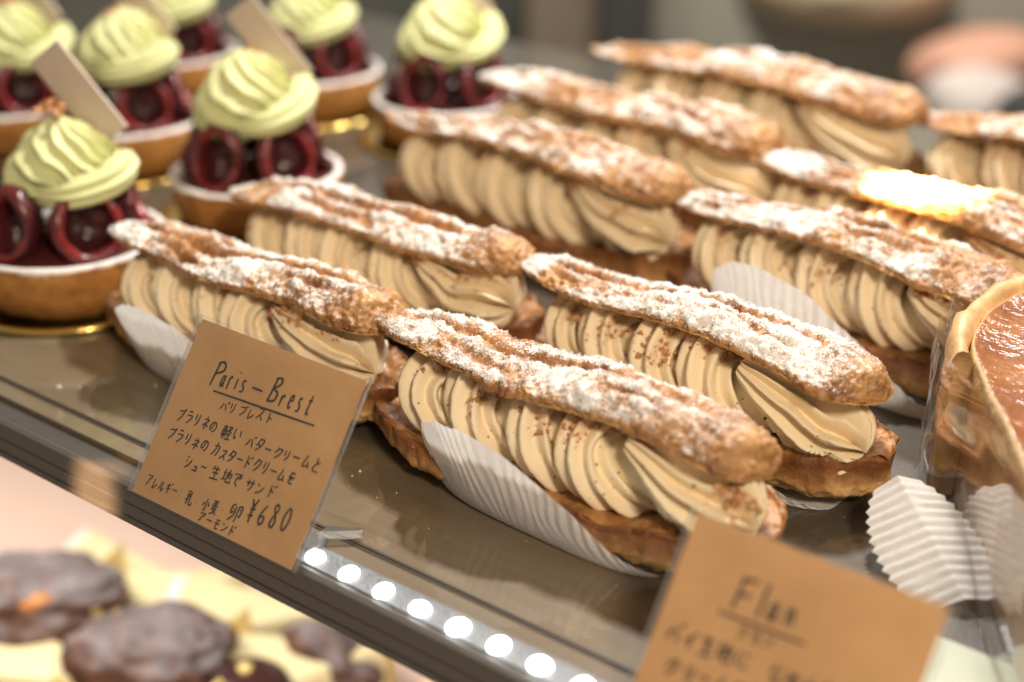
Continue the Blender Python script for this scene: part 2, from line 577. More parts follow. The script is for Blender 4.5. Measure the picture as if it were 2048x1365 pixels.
def lid_mesh(seed, L=0.154):
    n, m = 420, 110
    s = np.linspace(0, 1, n)
    a = np.linspace(0, 2 * math.pi, m, endpoint=False)
    S, A = np.meshgrid(s, a, indexing='ij')
    # half width: pointed at the left, blunt at the right
    w = np.clip(1 - (1 - S / 0.30).clip(0, 1) ** 2.2, 0, 1) ** 0.60 * np.clip(1 - ((S - 0.86) / 0.14).clip(0, 1) ** 2.6, 0, 1) ** 0.5
    hw = 0.0162 * w * (1 + 0.13 * fbm(np.stack([S * 4 + seed, np.sign(np.cos(A)) + 5, S * 0], -1), 2))
    th = 0.0038 + 0.0060 * np.clip(S / 0.75, 0, 1) ** 1.0
    ca, sa = np.cos(A), np.sin(A)
    V = np.sign(ca) * np.abs(ca) ** 0.8
    Y = hw * V
    dome = (1 - np.abs(V) ** 2.6)
    mean = 0.18 * fbm(np.stack([S * 5 + seed * 7, S * 0, S * 0], -1), 2) + 0.05
    r1 = np.exp(-((V - mean) / 0.17) ** 2)
    r2 = np.exp(-((V - mean - 0.62) / 0.12) ** 2) * (0.5 + 0.5 * np.sin(S * 19 + seed))
    r3 = np.exp(-((V - mean + 0.58) / 0.10) ** 2) * (0.5 + 0.5 * np.sin(S * 15 + 2 + seed))
    along = np.clip((S - 0.04) / 0.1, 0, 1) * np.clip((0.92 - S) / 0.18, 0, 1)
    crack = (r1 * 0.0052 + r2 * 0.0028 + r3 * 0.0032) * along * (0.6 + 0.6 * np.clip(fbm(np.stack([S * 11, V * 0, S * 0 + seed], -1), 2) + 0.5, 0, 1))
    Zt = th * (0.22 + 0.78 * dome) - crack
    Zb = -0.0012 * dome - 0.0006
    Z = np.where(sa >= 0, Zt * np.clip(np.abs(sa) * 4, 0, 1) ** 0.5, Zb * np.clip(np.abs(sa) * 3, 0, 1))
    Z = Z * np.clip(w * 1.3, 0.12, 1)
    X = (S - 0.5) * L
    bend = 0.0030 * np.sin(math.pi * S) + 0.0012 * np.sin(S * 9 + seed)
    G = np.stack([X, Y, Z + bend], -1)
    N = grid_normals(G)
    P = G * np.array([1.0, 1.35, 1.0])
    pits = np.clip(-fbm(P * 330 + seed * 2, 3) - 0.25, 0, 1)
    d = 0.0016 * fbm(G * 100 + seed * 5, 3) + 0.00075 * fbm(P * 480 + seed, 3) - 0.0013 * pits
    d = d * np.where(sa >= -0.1, 1.0, 0.35)
    d = np.where(np.abs(w) < 0.05, 0, d)
    G = G - N * (-d)[..., None] * -1.0
    mask = np.clip(sa * 3, 0, 1) * np.clip(0.80 + 0.55 * fbm(G * 40 + seed, 2) + 0.30 * fbm(G * 150 + seed, 2), 0, 1)
    fade = np.clip((1.04 - S) / 0.24, 0.2, 1)
    sugar = (mask - 0.12 * np.clip(fbm(G * 75 + 3 * seed, 2) + 0.3, 0, 1)) * fade * (1 - 0.85 * np.clip(crack / 0.0022, 0, 1)) * (1 - 0.6 * pits)
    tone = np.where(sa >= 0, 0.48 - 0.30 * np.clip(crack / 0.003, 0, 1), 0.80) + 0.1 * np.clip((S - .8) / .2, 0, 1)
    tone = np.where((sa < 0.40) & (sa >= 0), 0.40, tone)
    sugar = sugar * {1: 0.80, 2: 0.95, 3: 0.9}.get(seed, 0.82)
    return G, tone, sugar, S, A


OCT_V = np.array([(1, 0, 0), (-1, 0, 0), (0, 1, 0), (0, -1, 0), (0, 0, 1), (0, 0, -1)], float)
OCT_F = np.array([(0, 2, 4), (2, 1, 4), (1, 3, 4), (3, 0, 4), (2, 0, 5), (1, 2, 5), (3, 1, 5), (0, 3, 5)])


def grains(name, pts, sizes, mat, parent, rs, rough=0.35):
    k = len(pts)
    V = OCT_V[None] * (1 + rough * (rs.rand(k, 6, 1) - 0.5) * 2)
    q = rs.randn(k, 3, 3)
    q, _ = np.linalg.qr(q)
    V = np.einsum('kij,kvj->kvi', q, V) * sizes[:, None, None] + pts[:, None, :]
    F = (OCT_F[None] + (np.arange(k) * 6)[:, None, None]).reshape(-1, 3)
    return mesh_obj(name, V.reshape(-1, 3), F, mat, parent, smooth=False)


def star(phi, lobes, depth):
    c = np.abs(np.sin(phi * lobes / 2))
    return 1 - depth * (c * c * 0.6 + c * 0.4)


def cream_mesh(seed, loops=4, x0=-0.046, pitch=0.0218, fan_len=0.037):
    rs = np.random.RandomState(seed)
    verts, faces, dust = [], [], []
    off = 0
    # coil
    nt = 40 * loops
    pitch = pitch * (1 + 0.03 * rs.randn())
    m = 80
    th = np.linspace(-0.4 * math.pi, loops * 2 * math.pi + 0.15 * math.pi, nt)
    R = 0.0100 + 0.0006 * np.sin(th * 0.7 + seed)
    jit = 1 + 0.08 * np.sin(th * 0.31 + seed * 2)
    cx = x0 + pitch * th / (2 * math.pi) + 0.0016 * np.sin(th * 0.5 + seed)
    cyv = -(R + 0.0008) * np.sin(th) * jit + 0.0006
    grow = np.clip(0.80 + 0.20 * (th / (2 * math.pi)) / 1.2, 0.7, 1)
    cz = 0.0255 + 0.0088 * np.cos(th) * grow - 0.002 * (1 - grow) * 5
    cx = cx + 0.62 * cyv - 0.42 * (cz - 0.0255)
    Cc = np.stack([cx, cyv, cz], -1)
    T = np.gradient(Cc, axis=0)
    T /= np.linalg.norm(T, axis=1, keepdims=True)
    rad = np.stack([0 * th, -np.sin(th), np.cos(th)], -1)
    B = np.cross(T, rad)
    B /= np.linalg.norm(B, axis=1, keepdims=True)
    rad = np.cross(B, T)
    ph = np.linspace(0, 2 * math.pi, m, endpoint=False)
    tr = 0.0100 * (1 + 0.10 * np.sin(th * 0.83 + seed * 1.7)) * np.clip(np.minimum((th - th[0]) / 1.0, (th[-1] - th) / 0.8), 0.02, 1) ** 0.5
    tw = 0.25 * np.sin(th * 0.4 + seed)
    PH = ph[None] + 0 * th[:, None]
    rr = tr[:, None] * star(PH + tw[:, None], 8, 0.40)
    G = Cc[:, None] + rad[:, None] * (rr * np.cos(PH))[..., None] + B[:, None] * (rr * np.sin(PH) * 1.02)[..., None]
    G[..., 0] += 0.0006 * fbm(G * 60 + seed, 2)
    G += (0.00025 * fbm(G * 260 + seed, 2))[..., None]
    verts.append(G.reshape(-1, 3)); faces.append(grid_faces(nt, m) + off); off += nt * m
    # fan: last stroke, pulled down and to the right
    xe = x0 + pitch * (loops - 0.35)
    nf, mf = 90, 140
    t = np.linspace(0, 1, nf)
    jv = rs.randn(3) * 0.0012
    path = smooth_poly([(xe - 0.004, -0.0095, 0.0385), (xe + 0.007, -0.0090, 0.0340), (xe + 0.018, -0.0078 + jv[0], 0.0285), (xe + 0.028, -0.0063 + jv[0], 0.0250 + jv[1]), (xe + fan_len + jv[2], -0.0048 + jv[0], 0.0228 + jv[1])], nf)
    T = np.gradient(path, axis=0); T /= np.linalg.norm(T, axis=1, keepdims=True)
    up = np.array([0, 0, 1.0])
    B = np.cross(T, up); B /= np.linalg.norm(B, axis=1, keepdims=True)
    U = np.cross(B, T)
    ph = np.linspace(0, 2 * math.pi, mf, endpoint=False)
    PH = ph[None] + 0 * t[:, None]
    rr = (0.0032 + (0.0158 + 0.0012 * rs.rand()) * t ** 0.72)
    rr = rr * np.clip((1 - t) / 0.16, 0, 1) ** 0.42 * np.clip(t / 0.03, 0.05, 1)
    dep = 0.42 + 0.14 * t
    lob = star(PH + 0.5 * t[:, None] + 0.3, 11, 1.0)
    rr = rr[:, None] * (1 - dep[:, None] * (1 - lob))
    tipw = 0.0026 * np.cos((PH + 0.5 * t[:, None] + 0.3) * 11) * np.clip((t[:, None] - 0.6) / 0.4, 0, 1)
    G = path[:, None] + U[:, None] * (rr * np.cos(PH) * 0.82)[..., None] + B[:, None] * (rr * np.sin(PH) * 0.92)[..., None] + T[:, None] * tipw[..., None]
    G += (0.0006 * fbm(G * 70 + seed, 2))[..., None]
    G[..., 2] = np.maximum(G[..., 2], 0.011)
    G[..., 1] = np.where(G[..., 2] < 0.022, np.maximum(G[..., 1], -0.0150), G[..., 1])
    verts.append(G.reshape(-1, 3)); faces.append(grid_faces(nf, mf) + off); off += nf * mf
    # body of cream filling the core
    n2, m2 = 60, 32
    s = np.linspace(-1, 1, n2)
    a = np.linspace(0, 2 * math.pi, m2, endpoint=False)
    S, A = np.meshgrid(s, a, indexing='ij')
    w = np.maximum(1 - np.abs(S) ** 4, 0) ** 0.5
    G = np.stack([S * 0.050, 0.0120 * w * np.cos(A), 0.0225 + 0.0115 * w * np.sin(A)], -1)
    G += (0.0008 * fbm(G * 90 + seed, 2))[..., None]
    verts.append(G.reshape(-1, 3)); faces.append(grid_faces(n2, m2) + off)
    Vv = np.vstack(verts)
    dust = np.clip((Vv[:, 2] - 0.024) / 0.016, 0, 1) * np.clip(0.45 + 0.9 * fbm(Vv * 70 + seed, 2), 0, 1) + 0.10 * np.clip(fbm(Vv * 40, 2), 0, 1)
    return Vv, np.vstack(faces), dust


def build_eclair(seed, n_sugar, n_crumb, lid_rot=(0.0, 0.0, 0.0), lid_loc=(0, 0, 0.0415)):
    rs = np.random.RandomState(seed + 50)
    root = empty("eclair")
    G, tone, sugar = base_mesh(seed)
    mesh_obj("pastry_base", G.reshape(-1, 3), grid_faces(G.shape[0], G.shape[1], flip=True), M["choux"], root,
             attrs=dict(tone=tone.ravel(), sugar=sugar.ravel()))
    V, F, dust = cream_mesh(seed)
    mesh_obj("piped_cream", V, F, M["cream"], root, attrs=dict(dust=dust))
    # crumbs on the cream
    ok = np.where((V[:, 1] < 0.004) & (V[:, 2] > 0.022) & (dust > 0.38))[0]
    ok = rs.choice(ok, n_crumb)
    P = V[ok] + rs.randn(len(ok), 3) * 0.0005
    sz = 0.00020 + 0.0011 * rs.rand(len(ok)) ** 4
    c = grains("praline_crumbs", P, sz, M["crumb"], root, rs, 0.6)
    c["kind"] = "stuff"
    ok = rs.choice(np.where((V[:, 1] < 0) & (V[:, 2] > 0.018))[0], 9)
    P = V[ok]
    c = grains("nut_flecks", P, 0.0004 + 0.0005 * rs.rand(len(ok)), M["crumbdark"], root, rs, 0.6)
    c["kind"] = "stuff"
    G, tone, sugar, S, A = lid_mesh(seed)
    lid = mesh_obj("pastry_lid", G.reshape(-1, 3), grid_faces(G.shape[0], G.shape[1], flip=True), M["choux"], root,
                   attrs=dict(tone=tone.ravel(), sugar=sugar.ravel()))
    lid.location = lid_loc
    lid.rotation_euler = lid_rot
    if n_sugar:
        flat = G.reshape(-1, 3)
        p = np.clip(sugar.ravel() - 0.22, 0, 1)
        p = p / p.sum()
        idx = rs.choice(len(flat), n_sugar, p=p)
        P = flat[idx] + rs.randn(n_sugar, 3) * 0.00028
        sz = 0.00010 + 0.00022 * rs.rand(n_sugar) ** 3
        g = grains("sugar_dusting", P, sz, M["sugar"], lid, rs, 0.5)
        g["kind"] = "stuff"
    return root


R = math.radians
# name: proto, centre, rotation, x-scale, label
EC = [
    ("B", "B", (-0.2225, 0.3145), -3.0, 1.0, "sugar dusted cream eclair nearest the front, between the two price cards"),
    ("G", "G", (-0.2155, 0.3800), -6.0, 1.0, "sugar dusted cream eclair directly behind the frontmost one, rounded shell end on dark shelf"),
    ("H", "H", (-0.2025, 0.472), -8.0, 1.07, "cream eclair with broad white sugar streak whose right end is hidden by the wrapped flan"),
    ("A", "H", (-0.369, 0.3175), -1.0, 0.98, "slightly blurred cream eclair behind the Paris-Brest price card"),
    ("C", "B", (-0.364, 0.382), 1.0, 1.02, "blurred cream eclair directly behind the one at the Paris-Brest card, beside the dark cherry tarts"),
    ("D", "G", (-0.362, 0.484), -4.0, 1.15, "blurred cream eclair in third row from front, left end near the gold tart board glint"),
    ("E", "B", (-0.358, 0.552), -7.5, 1.22, "blurred cream eclair in fourth row from front, left half of that row"),
    ("I", "H", (-0.199, 0.530), -12.0, 1.09, "blurred cream eclair in fourth row from front under the bright warm light spot"),
    ("F", "G", (-0.334, 0.634), -4.5, 1.30, "blurred cream eclair of the rearmost row, long lid against the grey green background"),
    ("J", "B", (-0.168, 0.636), -9.0, 1.10, "blurred cream eclair at the far right of the rearmost row, cut by the picture edge"),
]
SEEDS = dict(B=(1, 15000, 1900, -4), G=(2, 15000, 1900, -7), H=(3, 8000, 1000, -4), A=(13, 4000, 700, -5), C=(5, 4000, 700, -3),
             D=(16, 3000, 600, -6), E=(7, 2000, 500, -4), I=(8, 3000, 600, -5), F=(9, 1500, 400, -3), J=(10, 1500, 400, -5))
for key, pk, (x, y), rz, sx, lab in EC:
    sd, ns, ncr, tilt = SEEDS[key]
    o = build_eclair(sd, ns, ncr, (R(tilt), R(0.5), R(0)), (-0.001, -0.0005, 0.0393))
    o.location = (x, y, 0.0007)
    o.rotation_euler = (0, 0, R(rz))
    o.scale = (sx, 1.0 + 0.9 * (sx - 1), 1.0 + 0.95 * (sx - 1))
    tag(o, lab, "eclair", "cream eclairs in rows on the shelf")


# ------------------------------------------------------------------ paper liners
def liner_mesh(seed, zmax=0.029):
    n, m = 420, 26
    s = np.linspace(-1, 1, n)
    v = np.linspace(-1, 1, 2 * m + 1)
    S, Vv = np.meshgrid(s, v, indexing='ij')
    half = 0.0110 * np.clip(1 - np.abs(S) ** 4, 0.0, 1) ** 0.6 + 0.0116
    x = 0.007 + S * 0.045
    hx = np.interp(s, [-1.0, -0.9, -0.7, -0.5, -0.3, 0.0, 0.4, 0.8, 1.0], [0.002, 0.0150, 0.0280, 0.0335, 0.0345, 0.0312, 0.0195, 0.0050, 0.0006])
    Hh = hx[:, None] * zmax / 0.029
    k = np.clip((np.abs(Vv) - 0.45) / 0.55, 0, 1)
    flat = np.clip(np.abs(Vv) / 0.45, 0, 1)
    ph_ = S * 12 + 0.7 * k * S + 0.9 * fbm(np.stack([S * 4, k * 1.5, 0 * k + seed], -1), 2)
    pl = (np.abs((ph_ % 1) - 0.5) * 2 - 0.5) * (0.75 + 0.5 * fbm(np.stack([S * 6, k * 3, 0 * k + seed + 4], -1), 2))
    Y = np.sign(Vv) * (half * flat + 0.0086 * k ** 0.7 * (Hh / 0.029))
    Y = Y + np.sign(Vv) * pl * 0.0009 * k ** 0.8
    Z = 0.0003 + Hh * k ** 1.15 + 0.0011 * pl * (k > 0.9)
    X = x - 0.010 * k * (Hh / 0.029) * (0.3 + 0.7 * np.clip(-S, -0.3, 1)) + 0.0004 * pl * k
    G = np.stack([X, Y, Z], -1)
    G[..., 1] += 0.0009 * fbm(G * 40 + seed, 2) * k
    G[..., 2] += 0.0006 * fbm(G * 60 + seed * 3, 2) * k
    return G


def liner(loc, rz, label, seed=1, zmax=0.029, scale=1.0, lib={}):
    key = (seed, zmax)
    if key not in lib:
        G = liner_mesh(seed, zmax)
        lib[key] = mesh_obj("paper_liner", G.reshape(-1, 3), grid_faces(G.shape[0], G.shape[1], closed=False), M["paper"])
        o = lib[key]
    else:
        o = lib[key].copy()
        COL.objects.link(o)
    o.location = (*loc, 0.0)
    o.rotation_euler = (0, 0, R(rz))
    o.scale = (scale, scale, scale)
    tag(o, label, "paper liner", "pleated white paper liners under the eclairs")
    return o


liner((-0.2225, 0.3147), -3.0, "white pleated paper liner standing up along the front of the frontmost eclair")
liner((-0.372, 0.3145), -1.0, "white pleated paper liner of the eclair behind the Paris-Brest card", seed=2)
liner((-0.200, 0.380), -6.0, "white paper liner showing low under the right end of the second eclair from front right", seed=3, zmax=0.016)
liner((-0.196, 0.466), -9.0, "white scalloped paper liner rising between the second and third eclairs of the right column", seed=4, zmax=0.032, scale=1.15)


rs_ = np.random.RandomState(77)
pp = np.column_stack([rs_.uniform(-0.42, -0.10, 170), 0.262 + 0.16 * rs_.rand(170) ** 1.3, np.full(170, 0.0003)])
sc_ = grains("fallen_sugar_and_crumbs", pp, 0.00015 + 0.0007 * rs_.rand(170) ** 6, M["sugar"], None, rs_, 0.5)
tag(sc_, "tiny white sugar specks scattered over the glossy shelf in front of the eclairs", "sugar specks", kind="stuff")

# ------------------------------------------------------------------ price cards
GL = {
 'P': [[(2,0),(2.4,10)],[(1,9),(4,10.2),(6.2,9),(6,6.8),(2.2,5)]],
 'a': [[(4.6,4.8),(2.2,5.2),(0.8,2.6),(1.8,0.4),(3.8,1.4),(4.8,4.8)],[(5.0,5.6),(4.8,1.0),(6.6,0.2)]],
 'r': [[(1.5,5),(1.8,0)],[(1.8,3),(3.5,5.2),(5.2,4.6)]],
 'i': [[(2,4.6),(2.2,0.2)],[(2.2,7),(2.5,7.4)]],
 's': [[(5,5),(2.6,5.4),(2.2,3.6),(4.6,2.2),(4.4,0.4),(1.6,0.2)]],
 '-': [[(0,4.6),(9.5,4.9)]],
 'B': [[(2.2,0),(2.6,10)],[(1.2,9.2),(4.8,10),(6,8),(2.8,5.4)],[(2.8,5.4),(6.4,4.2),(6,1),(1.4,0.2)]],
 'e': [[(1.6,2.8),(5,3.4),(4.4,5.2),(2.2,4.6),(1.6,1.6),(3.2,0.1),(5.4,0.9)]],
 't': [[(3.4,8.4),(3,1.2),(4.4,0.1),(5.6,0.8)],[(1,5.6),(5.6,6)]],
 'F': [[(2,0),(2.4,9.6)],[(1.4,9.4),(7.4,9.9)],[(2.2,5),(6.6,5.4)]],
 'l': [[(2.6,10.4),(2.4,0.2)]],
 'n': [[(1.5,5),(1.7,0)],[(1.7,3.2),(3.6,5.2),(5,3.8),(5.4,0)]],
 '6': [[(5.4,9.8),(2.2,6),(1.2,2.6),(3,0),(5.6,1.4),(5,4.2),(1.6,3.4)]],
 '8': [[(5.6,8.4),(3.4,9.8),(1.8,7.8),(5.4,3.4),(4.4,0.2),(1.6,0.8),(1.8,3),(5.8,8.2)]],
 '0': [[(4,9.8),(1.4,6),(1.8,1),(4.4,0),(6.6,4),(5.8,8.6),(3.6,9.8)]],
 'Y': [[(1,10),(3.8,6)],[(6.6,10.2),(3.8,6),(3.6,0)],[(1.4,5.4),(6.4,5.6)],[(1.2,3.2),(6.2,3.4)]],
 '.': [[(1,0.2),(1.4,0.5)]],
 '・': [[(4.4,4.6),(4.8,5)]],
 ':': [[(3,7),(3.3,7.3)],[(3,2.4),(3.3,2.7)]],
 'パ': [[(3.4,7.4),(2.6,4),(0.8,1.6)],[(5.6,7.6),(7,4.6),(8.4,1.4)],[(8,9.4),(8.8,9.8),(9.2,9),(8.4,8.6),(8,9.4)]],
 'バ': [[(3.4,7.4),(2.6,4),(0.8,1.6)],[(5.6,7.6),(7,4.6),(8.4,1.4)],[(7.4,9.6),(8.2,8.4)],[(8.8,10),(9.6,8.8)]],
 'リ': [[(2.8,8.6),(2.8,4)],[(6.6,9),(6.4,4),(4,0.6)]],
 'ブ': [[(1.6,8),(7.6,8.2),(6.4,4),(3,0.6)],[(8,9.8),(8.6,8.8)],[(9.2,10),(9.8,9)]],
 'プ': [[(1.6,8),(7.6,8.2),(6.4,4),(3,0.6)],[(8.6,10),(9.4,9.8),(9.2,9),(8.4,9.2),(8.6,10)]],
 'フ': [[(1.6,8),(7.8,8.2),(6.4,4),(3,0.6)]],
 'レ': [[(2.8,9),(2.8,0.8),(5.6,2.2),(8.2,5)]],
 'ス': [[(2,8.2),(7,8.6),(5,4.6),(1,0.8)],[(5,4.4),(8.4,0.8)]],
 'ト': [[(3.4,9.6),(3.4,0.4)],[(3.6,6),(7.4,3.8)]],
 'ド': [[(3.4,9.6),(3.4,0.4)],[(3.6,6),(7,4)],[(6.2,9),(7,7.8)],[(7.8,9.6),(8.6,8.4)]],
 'ラ': [[(2.4,8.8),(7.2,9)],[(1.6,6),(8,6.2),(6.6,3),(3.4,0.4)]],
 'ネ': [[(4.4,10),(5.2,8.8)],[(1.8,7.4),(7.2,7.6),(4.6,4.6),(1,2.8)],[(4.6,4.8),(4.6,0.2)],[(5.4,4.2),(8.4,2.6)]],
 'の': [[(5,7.8),(3.8,3),(2,2.2),(1.2,5),(3,7.8),(6.4,8.2),(8.4,5.4),(7.4,2),(5,0.8)]],
 '軽': [[(0.8,8.6),(4.6,8.8)],[(1.2,7),(4.4,7.2),(4.3,4),(1.2,3.8),(1.2,7)],[(1.2,5.4),(4.2,5.5)],[(0.4,2.4),(4.8,2.5)],[(2.8,10),(2.7,0)],[(5.4,8.8),(8.6,9),(7,6.6),(5.2,5.4)],[(6.2,7.8),(9.6,5.2)],[(5.4,3.8),(9.2,4)],[(7.3,5.4),(7.2,0.6)],[(4.8,0.5),(9.8,0.8)]],
 'い': [[(2,8),(1.8,4),(3,1.6),(4,3)],[(7,7.6),(8,3.8)]],
 'タ': [[(4,9.6),(2.8,6.4),(1,4)],[(3.6,8),(8,8.2),(6.2,3.6),(2,0.4)],[(3,5.6),(6.8,3.4)]],
 'ー': [[(1,5),(8.6,5.1)]],
 'ク': [[(4,9.6),(2.8,6.6),(1,4.4)],[(3.6,8),(8,8.2),(6.2,3.6),(2.4,0.4)]],
 'ム': [[(4.6,9.2),(2.4,1.6),(8,2.4)],[(6.2,5),(8.8,0.8)]],
 'と': [[(3.2,9.4),(4.4,5.4)],[(7.8,7),(3,4.4),(2,1.8),(4,0.6),(8,0.8)]],
 'カ': [[(1.4,7),(7.8,7.2),(7.2,2),(5.6,1)],[(4.6,9.8),(4.2,5),(1.2,0.8)]],
 'を': [[(1.8,8.4),(7.6,8.6)],[(4.6,9.8),(2.2,5),(5.4,5.8),(5.6,3.2)],[(8.4,6),(3.4,3.6),(3,1),(7.8,0.8)]],
 'シ': [[(2,8.6),(3.6,7.8)],[(1.4,6),(3,5.2)],[(2,1),(5.6,2.6),(8.6,7)]],
 'ュ': [[(2.4,5.6),(6.4,5.7),(6,1.4)],[(1,1.2),(8,1.4)]],
 '生': [[(3,9.6),(1.4,6.6)],[(2.4,7.8),(8,8)],[(2,4.6),(7.8,4.8)],[(5,9.8),(5,0.8)],[(0.8,0.6),(9.2,0.9)]],
 '地': [[(0.6,6.4),(3.8,6.6)],[(2.2,9.4),(2.2,2)],[(0.4,1.6),(4,2.6)],[(4.4,5.4),(8.8,6.8),(8.6,4),(7.6,3.6)],[(6.6,9.6),(6.5,3)],[(5.2,8),(5,1.4),(6.4,0.6),(9.2,0.8),(9.4,2.4)]],
 'で': [[(1,7.8),(8,8.2),(4.4,5.6),(3.8,2.6),(6.6,0.6)],[(6.6,6),(7.2,5)],[(8,6.6),(8.6,5.6)]],
 'サ': [[(0.8,6.8),(9,7)],[(3,9.4),(3,4)],[(6.6,9.6),(6.4,4),(4.2,0.6)]],
 'ン': [[(1.8,8.4),(4,7)],[(1.8,1),(5.6,2.8),(8.8,7)]],
 'ア': [[(1.2,8.6),(8,8.8),(6.6,6.4),(5.4,5.6)],[(4.8,6.8),(4.2,3),(2.2,0.6)]],
 'ル': [[(3,8.6),(2.8,4),(1,1)],[(5.6,9.2),(5.6,1.2),(8.8,4)]],
 'ギ': [[(1.4,7),(7,7.8)],[(1,4.2),(8,5)],[(3.8,9.6),(5.2,0.4)],[(7.6,9.8),(8.2,8.8)],[(8.8,10),(9.4,9)]],
 '乳': [[(4.6,9.8),(1,8.8)],[(1.2,7.6),(1.6,6.8)],[(2.8,8),(3,7)],[(4.6,8),(4.2,6.8)],[(1.2,5.8),(4.4,6),(2.8,4.6),(2.9,1),(2,0.6)],[(0.6,3.4),(5,4)],[(6,9.6),(6,1.4),(7.2,0.6),(9.4,0.8),(9.6,2.6)]],
 '小': [[(5,9),(5,1),(4,1.8)],[(2.6,6.4),(1,3.4)],[(7.2,6.6),(8.8,3.6)]],
 '麦': [[(1.8,8.8),(8,9)],[(2.2,7.4),(7.6,7.6)],[(1,5.9),(9,6.1)],[(5,10),(5,6)],[(4.2,5.6),(2,3)],[(3.4,4.4),(7,4.5),(4,1.4),(1,0.4)],[(3.4,3.4),(8.8,0.4)]],
 '卵': [[(3.4,9.4),(1.2,8),(1.4,4.6),(3.4,5.6)],[(4.4,8.8),(4,4),(1.2,0.6)],[(2.4,7.4),(2.8,6.4)],[(6,9),(6,0.4)],[(6,8.8),(8.8,9),(8.6,4),(7.6,4.6)],[(7.2,7.4),(7.6,6.6)]],
 'モ': [[(2,8.6),(7.4,8.8)],[(1,5.4),(8.4,5.6)],[(4.2,8.6),(4,1.6),(5.6,0.8),(8,1.2)]],
 'に': [[(1.6,8.6),(1.2,4),(2,1.4)],[(4,7.4),(8,7.6)],[(3.8,2.6),(5,1.4),(8.6,1.8)]],
 'な': [[(1,7.6),(5.4,7.9)],[(3.4,9.6),(1.2,4)],[(6.6,8.6),(8.6,7.2)],[(6.4,6),(6.4,1.6),(4,0.8),(3.8,2.6),(8.6,1)]],
 'め': [[(2.4,8),(4.6,2)],[(6,8.8),(3.4,2),(1.4,2.4),(2,5.8),(6,6.8),(8.6,4.4),(6,0.8)]],
 'ら': [[(4,9.4),(5.6,8.6)],[(3,7.4),(2.4,3.6),(6,5),(7.8,3),(6,0.8),(3,0.4)]],
 'か': [[(1,6.6),(6,7),(5.4,1.8),(4,1.4)],[(3.6,9.4),(1.2,1.4)],[(7.4,8),(8.8,5)]],
 'れ': [[(2.4,9.4),(2.4,0.4)],[(0.8,7),(3.4,7.2),(0.8,2.6)],[(2.4,5),(6,7.6),(6.4,1.6),(8,1),(9.2,2.4)]],
 'て': [[(1.2,8),(8,8.4),(4.4,5.6),(3.8,2.6),(6.6,0.6)]],
 '焼': [[(1.2,7),(1.8,5.4)],[(4.4,7.4),(3.4,5.6)],[(2.8,9.4),(2.8,4.4),(0.8,0.6)],[(3,3.6),(4.2,1.4)],[(5.2,8.4),(9.2,8.6)],[(6.2,9.6),(6.1,6.4)],[(8.2,9.6),(8.1,6.6)],[(5,5.6),(9.4,5.8)],[(4.8,4),(9.6,4.2)],[(6.6,4),(5.8,1.6),(4.4,0.4)],[(7.8,4),(7.8,1),(9.6,1.2)]],
 'イ': [[(7.6,9.2),(4.6,6),(1,4)],[(5,6.2),(5,0.4)]],
}


def write_ink(strings, parent, seed, zoff, wscale=1.0):
    rs = np.random.RandomState(seed)
    V, F = [], []

    def ribbon(pts, w):
        pts = np.array(pts)
        d = np.gradient(pts, axis=0)
        d /= np.maximum(np.linalg.norm(d, axis=1, keepdims=True), 1e-9)
        nrm = np.stack([-d[:, 1], d[:, 0]], -1)
        ww = w * (0.72 + 0.28 * np.sin(np.linspace(0.25, math.pi - 0.4, len(pts))))[:, None] * 0.5
        L = pts + nrm * ww
        Rr = pts - nrm * ww
        o = sum(len(v) for v in V)
        k = len(pts)
        ring = np.zeros((k, 4, 3))
        ring[:, 0, :2] = L; ring[:, 1, :2] = Rr; ring[:, 2, :2] = Rr; ring[:, 3, :2] = L
        ring[:, 0:2, 2] = zoff + 0.00006
        ring[:, 2:4, 2] = zoff
        V.append(ring.reshape(-1, 3))
        F.append(grid_faces(k, 4) + o)
        return
    for txt, (u0, v0), (u1, v1), hgt, wd in strings:
        a = np.array((u0, v0)); b = np.array((u1, v1))
        n = len(txt)
        dirv = (b - a) / max(n, 1)
        L = np.linalg.norm(dirv)
        ang = math.atan2(dirv[1], dirv[0]) * 0.8
        ca, sa = math.cos(ang), math.sin(ang)
        for k, ch in enumerate(txt):
            if ch == ' ' or ch not in GL: continue
            o = a + dirv * (k + 0.06) + rs.randn(2) * 0.15
            sx = L / 10.0 * 0.92
            sy = hgt / 10.0 * (1 + 0.06 * rs.randn())
            if ch in "ュ・": sy *= 0.8
            for st in GL[ch]:
                P = smooth_poly(st, 5 + 5 * len(st)) if len(st) > 2 else np.array([np.array(st[0]) * (1 - t) + np.array(st[1]) * t for t in np.linspace(0, 1, 6)])
                P = P + rs.randn(1, 2) * 0.15
                P = np.stack([P[:, 0] * sx + 0.10 * P[:, 1] * sy, P[:, 1] * sy], -1)
                P = np.stack([P[:, 0] * ca - P[:, 1] * sa, P[:, 0] * sa + P[:, 1] * ca], -1)
                ribbon((P + o) / 1000.0, wd * 1.12 / 1000.0 * wscale)
    return mesh_obj("handwriting", np.vstack(V), np.vstack(F), M["ink"], parent, smooth=False)


def line_ink(p, q, w, parent, zoff):
    pass


GL['_'] = [[(0, 0), (3, 0.02), (7, -0.03), (10, 0.0)]]


